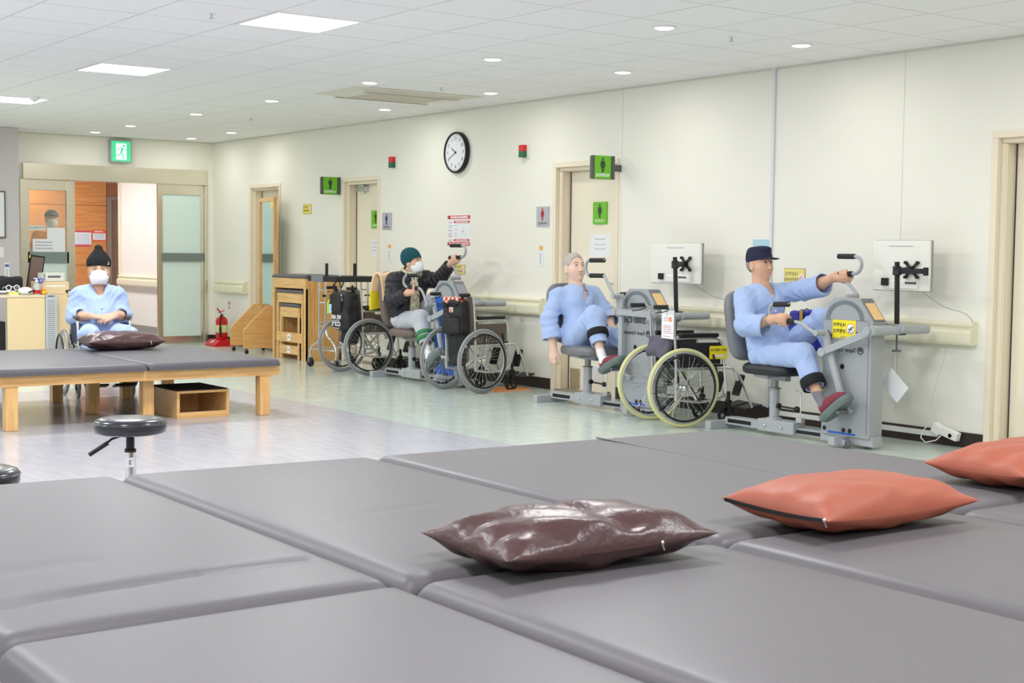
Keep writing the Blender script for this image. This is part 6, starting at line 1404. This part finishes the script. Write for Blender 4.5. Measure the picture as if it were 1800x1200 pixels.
t = on_chair(WA, 'backpack', 'black bag with a red and white emblem hanging behind the nearer grey wheelchair', 'bag')
soft_box('body', M_nylon, t, (.06, -.15, .70), (.145, .05, .165), .035, folds(.006, 44))
soft_box('front_pocket', M_nylon, t, (.06, -.20, .62), (.125, .022, .075), .02, folds(.004, 45))
soft_box('hanging_cover', M_nylon, t, (.07, -.13, .42), (.11, .025, .17), .02, folds(.007, 46))
M_plaid = mat('red_plaid', (170, 50, 44), .8); nt = M_plaid.node_tree; b = nt.nodes['Principled BSDF']; tc = nt.nodes.new('ShaderNodeTexCoord'); ck = nt.nodes.new('ShaderNodeTexChecker'); ck.inputs['Scale'].default_value = 34; ck.inputs[1].default_value = (*s2l((186, 52, 44)), 1); ck.inputs[2].default_value = (*s2l((226, 206, 190)), 1); nt.links.new(tc.outputs['Object'], ck.inputs[0]); nt.links.new(ck.outputs[0], b.inputs['Base Color'])
soft_box('plaid_lining', M_plaid, t, (.06, -.155, .855), (.135, .04, .03), .02, folds(.005, 47))
MB().tube(smooth_pts([(-.10, -.17, .85), (-.02, -.21, .80), (.06, -.215, .83), (.14, -.21, .81), (.2, -.17, .90)]), .010, 8).build('strap', M_strap, t)
e = MB().box(.04, .09, -.2075, -.203, .745, .79).build('emblem', M_wt, t); MB().torus((.065, -.209, .768), (0, 1, 0), .012, .004, 16, 5).box(.045, .085, -.2105, -.2075, .748, .753).build('emblem_print', M_red, t)['kind'] = 'stuff'
# blanket over the far trainer seat
t = thing('blanket', 'peach and yellow fleece blanket draped over the brown trainer backrest', 'blanket', (7.56, 12.69, 0), PI)
path = smooth_pts([(.015, .70), (.02, .80), (.045, .92), (.085, 1.03), (.14, 1.065), (.195, 1.05), (.225, .98), (.25, .88), (.262, .80)], 4)
NU = 22; V = []; rr = np.random.RandomState(4)
xs = np.linspace(-.20, .215, NU)
for th in (0, 1):
    for i, (u, z) in enumerate([(p[0], p[1]) for p in [Vector((q[0], q[1], 0)) for q in path]]):
        s_ = i / (len(path) - 1)
        for j, x in enumerate(xs):
            w_ = .012 * math.sin(x * 26 + s_ * 3) + .007 * math.sin(x * 61 + s_ * 9); out = (-1 if s_ < .5 else 1) * (1 - abs(s_ - .5))
            edge = .03 * math.sin(x * 15 + 1) * max(0, .2 - s_) * 5 * .4
            V.append((x, u + out * w_ * .6 + (-.016 if s_ < .5 else .012) * th * (1 if abs(s_ - .5) > .12 else .3), z + (.016 * th if .3 < s_ < .7 else 0) + edge + (.008 * math.sin(x * 30) if .4 < s_ < .6 else 0)))
NP = len(path); F = []; MI = []
for i in range(NP - 1):
    for j in range(NU - 1):
        a = i * NU + j; F.append((a, a + 1, a + NU + 1, a + NU)); o = NP * NU; F.append((o + a + NU, o + a + NU + 1, o + a + 1, o + a)); 
for i in range(NP - 1):
    for j in (0, NU - 1): a = i * NU + j; o = NP * NU; F.append((a, a + NU, o + a + NU, o + a) if j == 0 else (a + NU, a, o + a, o + a + NU))
for j in range(NU - 1):
    for i in (0, NP - 1): a = i * NU + j; o = NP * NU; F.append((a + 1, a, o + a, o + a + 1) if i == 0 else (a, a + 1, o + a + 1, o + a))
mb = MB(); mb.add(V, F, 0, True)
for k, f_ in enumerate(mb.f):
    z = sum(mb.v[q][2] for q in f_) / 4; y = sum(mb.v[q][1] for q in f_) / 4
    mb.mi[k] = 1 if (y < .1 and z < .90) else 0
bl = mb.build('fleece', [mat('peach_fleece', (246, 212, 172), .9, bump=(120, .3)), mat('yellow_fleece', (240, 214, 40), .9, bump=(120, .3))], t)
MB().tube(smooth_pts([(.06, .232, .99), (.05, .25, .95), (.02, .262, .90), (-.02, .27, .86)]), .004, 6).tube(smooth_pts([(.14, .10, 1.06), (.1, .14, 1.085), (.02, .17, 1.085)]), .004, 6).build('brown_print', mat('brown_print', (120, 70, 50), .8), bl)['kind'] = 'stuff'
# tag and yellow plate on the yellow-tyred chair
t = on_chair(WC, 'hanging_tag', 'white printed tag in a clear sleeve hanging from the yellow-tyred wheelchair handle', 'tag')
xr = .20; dx = Vector((1, 0, 0))
gx, gy = .20, -.105
pl_ = MB().obox((gx, gy - .005, .775), (.20, .003, .215)).build('sleeve', mat('clear_sleeve', (226, 230, 232), .2), t, .003); MB().obox((gx, gy - .0072, .762), (.165, .001, .175)).build('card', M_paper, t)
lines(t, M_red, 0, 0, [], .01, 0) if False else None
tx = MB(); rr = random.Random(9)
for q, zz in enumerate((.82, .805, .765, .752, .738, .724, .71, .685)):
    x = gx - .065
    while x < gx + (.02 if q < 2 else .06): wd = rr.uniform(.006, .018); tx.box(x, x + wd, gy - .0085, gy - .0078, zz - .0028, zz + .0028); x += wd + .004
tx.build('text_line', mat('pink_ink', (196, 140, 140), .7), t)['kind'] = 'stuff'
MB().torus((gx + .05, gy - .008, .815), (0, 1, 0), .017, .004, 20, 5).torus((gx + .05, gy - .008, .815), (0, 1, 0), .008, .003, 14, 5).build('orange_emblem', mat('orange_emblem', (236, 150, 80), .6), t)
MB().tube(smooth_pts([(gx - .02, gy, .88), (gx, gy - .02, .915), (gx + .02, gy, .90), (gx + .03, gy, .88)]), .003, 6).build('loop', M_paper, t)
t = on_chair(WC, 'number_plate', 'yellow plate with printed characters on the side of the yellow-tyred wheelchair', 'sign')
MB().obox((.226, .31, .56), (.005, .15, .10)).build('plate', mat('bright_yellow2', (240, 222, 30), .45), t, .006); sign_text('병원 재활치료', .024, M_ink, t, (.2292, .31, .578), (0, 1, 0), (0, 0, 1)); lines_mb = MB().box(.2287, .2293, .26, .36, .525, .545).build('small_print', MATS['pink_white'], t)
t = on_chair(WC, 'folded_backrest', 'folded grey seat back cloth drooping between the yellow tyres', 'cloth')
soft_box('cloth', mat('plum_grey_cloth', (92, 90, 104), .8), t, (-.02, -.06, .585), (.18, .03, .085), .022, folds(.012, 51))
# blue cushion hanging behind the capped man's knee
t = thing('blue_cushion', 'blue vinyl cushion with a yellow strap hanging by the handrail behind the capped man', 'cushion', (8.065, 7.395, 0), 0)
soft_box('cover', mat('royal_blue_vinyl', (40, 42, 168), .4), t, (0, 0, .745), (.035, .155, .15), .03, folds(.006, 53)); MB().obox((-.034, .01, .745), (.006, .03, .29)).build('strap', mat('ochre_strap', (196, 164, 60), .7), t); MB().tube([(.0, .01, .89), (.03, .01, .90), (.06, .01, .885)], .006, 6).build('hook', M_dgrey, t)
# orange woven patch on the floor
t = thing('floor_mat', 'small orange woven mat on the mint floor by the skirting', 'mat', (7.80, 10.92, 0), .1)
mb = MB()
for k in range(9): mb.bar((-.21, -.13 + k * .032, .006), (.21, -.13 + k * .032, .006), .026, .010)
mb.build('strip', mat('orange_weave', (226, 150, 84), .8, noise=(60, .2)), t)['kind'] = 'stuff'; MB().box(-.2, .2, -.135, .135, 0, .003).build('backing', mat('mat_backing', (200, 130, 70), .8), t)
# ------------------------------------------------------------------ reception desk at the left
DY = 16.2; SC_ = .00655
def dx_(px): return 4.72 + .0064 * (px - 13) - 0.0
def dz_(py): return .755 + (517 - py) * SC_
M_desk = mat('maple_laminate', (230, 206, 164), .45, noise=(5, .03, (1, 1, 8))); M_desk2 = mat('desk_top', (226, 208, 178), .4)
t = thing('desk', 'maple laminate desk at the left edge behind the pine tables', 'desk', (dx_(10), DY, 0)); x0 = dx_(10)
MB().box(dx_(-90) - x0, dx_(79) - x0, .0, .62, .73, .757).build('desktop', M_desk2, t, .003); MB().box(dx_(13) - x0, dx_(79) - x0, .01, .03, 0, .73).build('end_panel', M_desk, t, .002); MB().box(dx_(-90) - x0, dx_(13) - x0, .55, .57, .3, .73).build('modesty_panel', M_desk, t, .002); MB().box(dx_(79) - x0 - .02, dx_(79) - x0, .03, .62, 0, .73).build('side_panel', M_desk, t)
t = thing('desk_pedestal', 'grey vented metal cabinet standing beside the maple desk', 'cabinet', (dx_(90), DY, 0))
hw_ = .0064 * 10.2; MB().box(-hw_, hw_, 0, .5, 0, .758).build('body', mat('light_grey_metal', (196, 200, 204), .4, .2), t, .003)
sl = MB()
for k in range(26): sl.box(-hw_ * .68, hw_ * .6, -.002, .004, .10 + k * .0235, .104 + k * .0235)
sl.build('vent_slot', M_dgrey, t)['kind'] = 'stuff'; MB().box(-hw_ * .7, hw_ * .5, -.003, .004, .735, .748).build('handle_recess', M_dgrey, t)
t = thing('low_cabinet', 'maple cabinet with a raised shelf box between the desk and the seated man', 'cabinet', (dx_(112), DY + .1, 0)); x0 = dx_(112)
MB().box(dx_(101) - x0, dx_(133) - x0, 0, .5, 0, .755).build('body', M_desk, t, .003)
t = thing('wooden_box', 'maple box with faint white lettering on top of the reception cabinets', 'box', (dx_(100), DY + .16, .758)); x0 = dx_(100)
MB().box(dx_(76) - x0, dx_(130) - x0, 0, .3, 0, .145).build('box', M_desk, t, .003); lines(t, M_wt, dx_(88) - x0, dx_(122) - x0, [], .012, 0) if False else None
tx = MB(); rr = random.Random(4); x = dx_(88) - x0
while x < dx_(122) - x0: wd = rr.uniform(.008, .02); tx.box(x, x + wd, -.0015, 0, .085, .103); x += wd + .005
tx.build('faint_lettering', M_wt, t)['kind'] = 'stuff'
t = thing('desk_device', 'cream desktop device with a dark oval slot on the maple box', 'device', (dx_(105), DY + .2, .905)); MB().box(-.125, .125, 0, .2, 0, .098).build('case', mat('cream_case', (222, 222, 212), .4), t, .006); MB().box(-.07, .075, -.003, .01, .042, .066).build('slot', M_dgrey, t, .002); MB().box(-.122, -.10, -.002, .01, .01, .09).build('side_grille', M_fink, t)
t = thing('laptop', 'black bag lying on the left end of the desk behind white glasses', 'bag', (dx_(18), DY + .32, .757)); t.name = 'document_bag'
soft_box('bag', M_nylon, t, (-.02, .0, .105), (.24, .07, .10), .03, folds(.004, 61))
t = thing('paper_tray', 'grey tray of papers on the left end of the desk', 'tray', (dx_(24), DY + .12, .757)); MB().box(-.22, .05, -.07, .1, 0, .035).build('tray', mat('pale_grey_plastic', (200, 202, 206), .4), t, .006); MB().box(-.2, .04, -.06, .09, .035, .046).build('papers', M_paper, t); MB().tube(smooth_pts([(-.22, -.075, .03), (-.1, -.08, .02), (-.03, -.08, .035), (.03, -.08, .03)]), .005, 6).build('cable', M_black, t)
t = thing('eyeglasses', 'white framed eyeglasses standing on the desk tray before the black bag', 'glasses', (dx_(27), DY + .10, .803)); MB().torus((-.045, 0, .034), (0, 1, 0), .028, .006, 20, 6).torus((.045, 0, .034), (0, 1, 0), .028, .006, 20, 6).bar((-.02, 0, .045), (.02, 0, .045), .008, .008).build('frame', M_white, t); MB().tube([(-.075, .0, .045), (-.075, .10, .04), (-.075, .12, .015)], .004, 6).tube([(.075, .0, .045), (.075, .10, .04), (.075, .12, .015)], .004, 6).build('temple', M_white, t)['kind'] = 'stuff'
t = thing('sticky_notes', 'yellow pad of sticky notes at the front of the desk', 'notes', (dx_(25), DY + .03, .757)); MB().box(-.055, .05, -.02, .02, 0, .036).build('pad', mat('sticky_yellow', (236, 222, 120), .7), t, .002); MB().box(-.055, .05, -.0205, .0205, .0, .004).build('backing', M_paper, t)
t = thing('computer_mouse', 'white rounded device lying on the desk beside the yellow notes', 'device', (dx_(46), DY + .03, .757)); MB().ell((0, 0, .02), (.085, .05, .045), 20, 10).build('shell', M_white, t); MB().bar((.02, -.055, .004), (.09, -.02, .03), .02, .012).build('black_edge', M_black, t); t.location.z = .783
t = thing('sanitiser_bottle', 'clear pump bottle with a red label on the desk', 'bottle', (dx_(66), DY + .04, .757)); MB().lathe([(0, 0), (.036, 0), (.038, .01), (.038, .10), (.03, .125), (.012, .135), (.012, .15), (0, .15)], n=24).build('bottle', mat('clear_plastic', (232, 236, 236), .15, trans=.5), t); MB().lathe([(.0385, .015), (.0385, .055)], n=24).build('red_label', M_red, t); MB().cyl((0, 0, .15), (0, 0, .185), .008, 10).bar((0, 0, .188), (-.035, -.01, .186), .014, .01).lathe([(.016, .145), (.016, .16), (.008, .165)], n=14).build('pump', M_white, t)
t = thing('toy_figure', 'small orange and yellow figurine beside the pump bottle on the desk', 'figurine', (dx_(79), DY + .03, .757)); MB().ell((0, 0, .025), (.034, .028, .026), 14, 8).ell((-.006, -.004, .06), (.02, .02, .018), 12, 8).build('body', mat('orange_plastic', (244, 176, 40), .4), t); MB().ell((-.026, -.006, .058), (.01, .01, .005), 8, 6).build('beak', M_red, t)
t = thing('pencil_holder', 'pencil cup with blue handled scissors on the desk', 'cup', (dx_(75), DY + .14, .757)); MB().lathe([(0, 0), (.032, 0), (.034, .10), (.031, .10), (.029, .006), (0, .006)], n=20).build('cup', mat('rose_cup', (196, 150, 150), .5), t); MB().torus((-.022, 0, .165), (0, 1, .1), .022, .008, 18, 6).torus((.02, 0, .16), (0, 1, -.1), .022, .008, 18, 6).build('scissor_handle', mat('blue_plastic', (84, 96, 196), .4), t); MB().bar((.0, .0, .02), (.005, 0, .145), .008, .004).build('blade', M_chrome, t); MB().tube([(.012, .005, .01), (.04, .005, .23)], .004, 6).build('pencil', M_white, t)
t = thing('framed_screen', 'dark brown screen in a black frame leaning behind the desk things', 'screen', (dx_(86), DY + .50, .757)); R3 = Matrix.Rotation(.13, 3, 'Y') @ Matrix.Rotation(.06, 3, 'X'); MB().obox((0, 0, .225), (.17, .02, .44), R3).build('frame', M_black, t, .004); MB().obox(Vector((-.0, -.011, .225)), (.14, .003, .40), R3).build('panel', mat('brown_screen', (116, 96, 90), .35), t); MB().obox((-.055, -.012, .43), (.03, .004, .03), R3).build('yellow_note', MATS['sticky_yellow'], t)
t = thing('under_desk_dark', 'black bin standing in for the dark under the left end of the desk', 'bin', (dx_(-8), DY + .15, 0)); MB().box(-.13, .125, -.1, .2, 0, .46).build('body', M_black, t, .008); MB().box(-.03, .01, -.103, -.1, .40, .42).build('sticker', M_white, t)  # black block put in as the dark under the desk, no real container
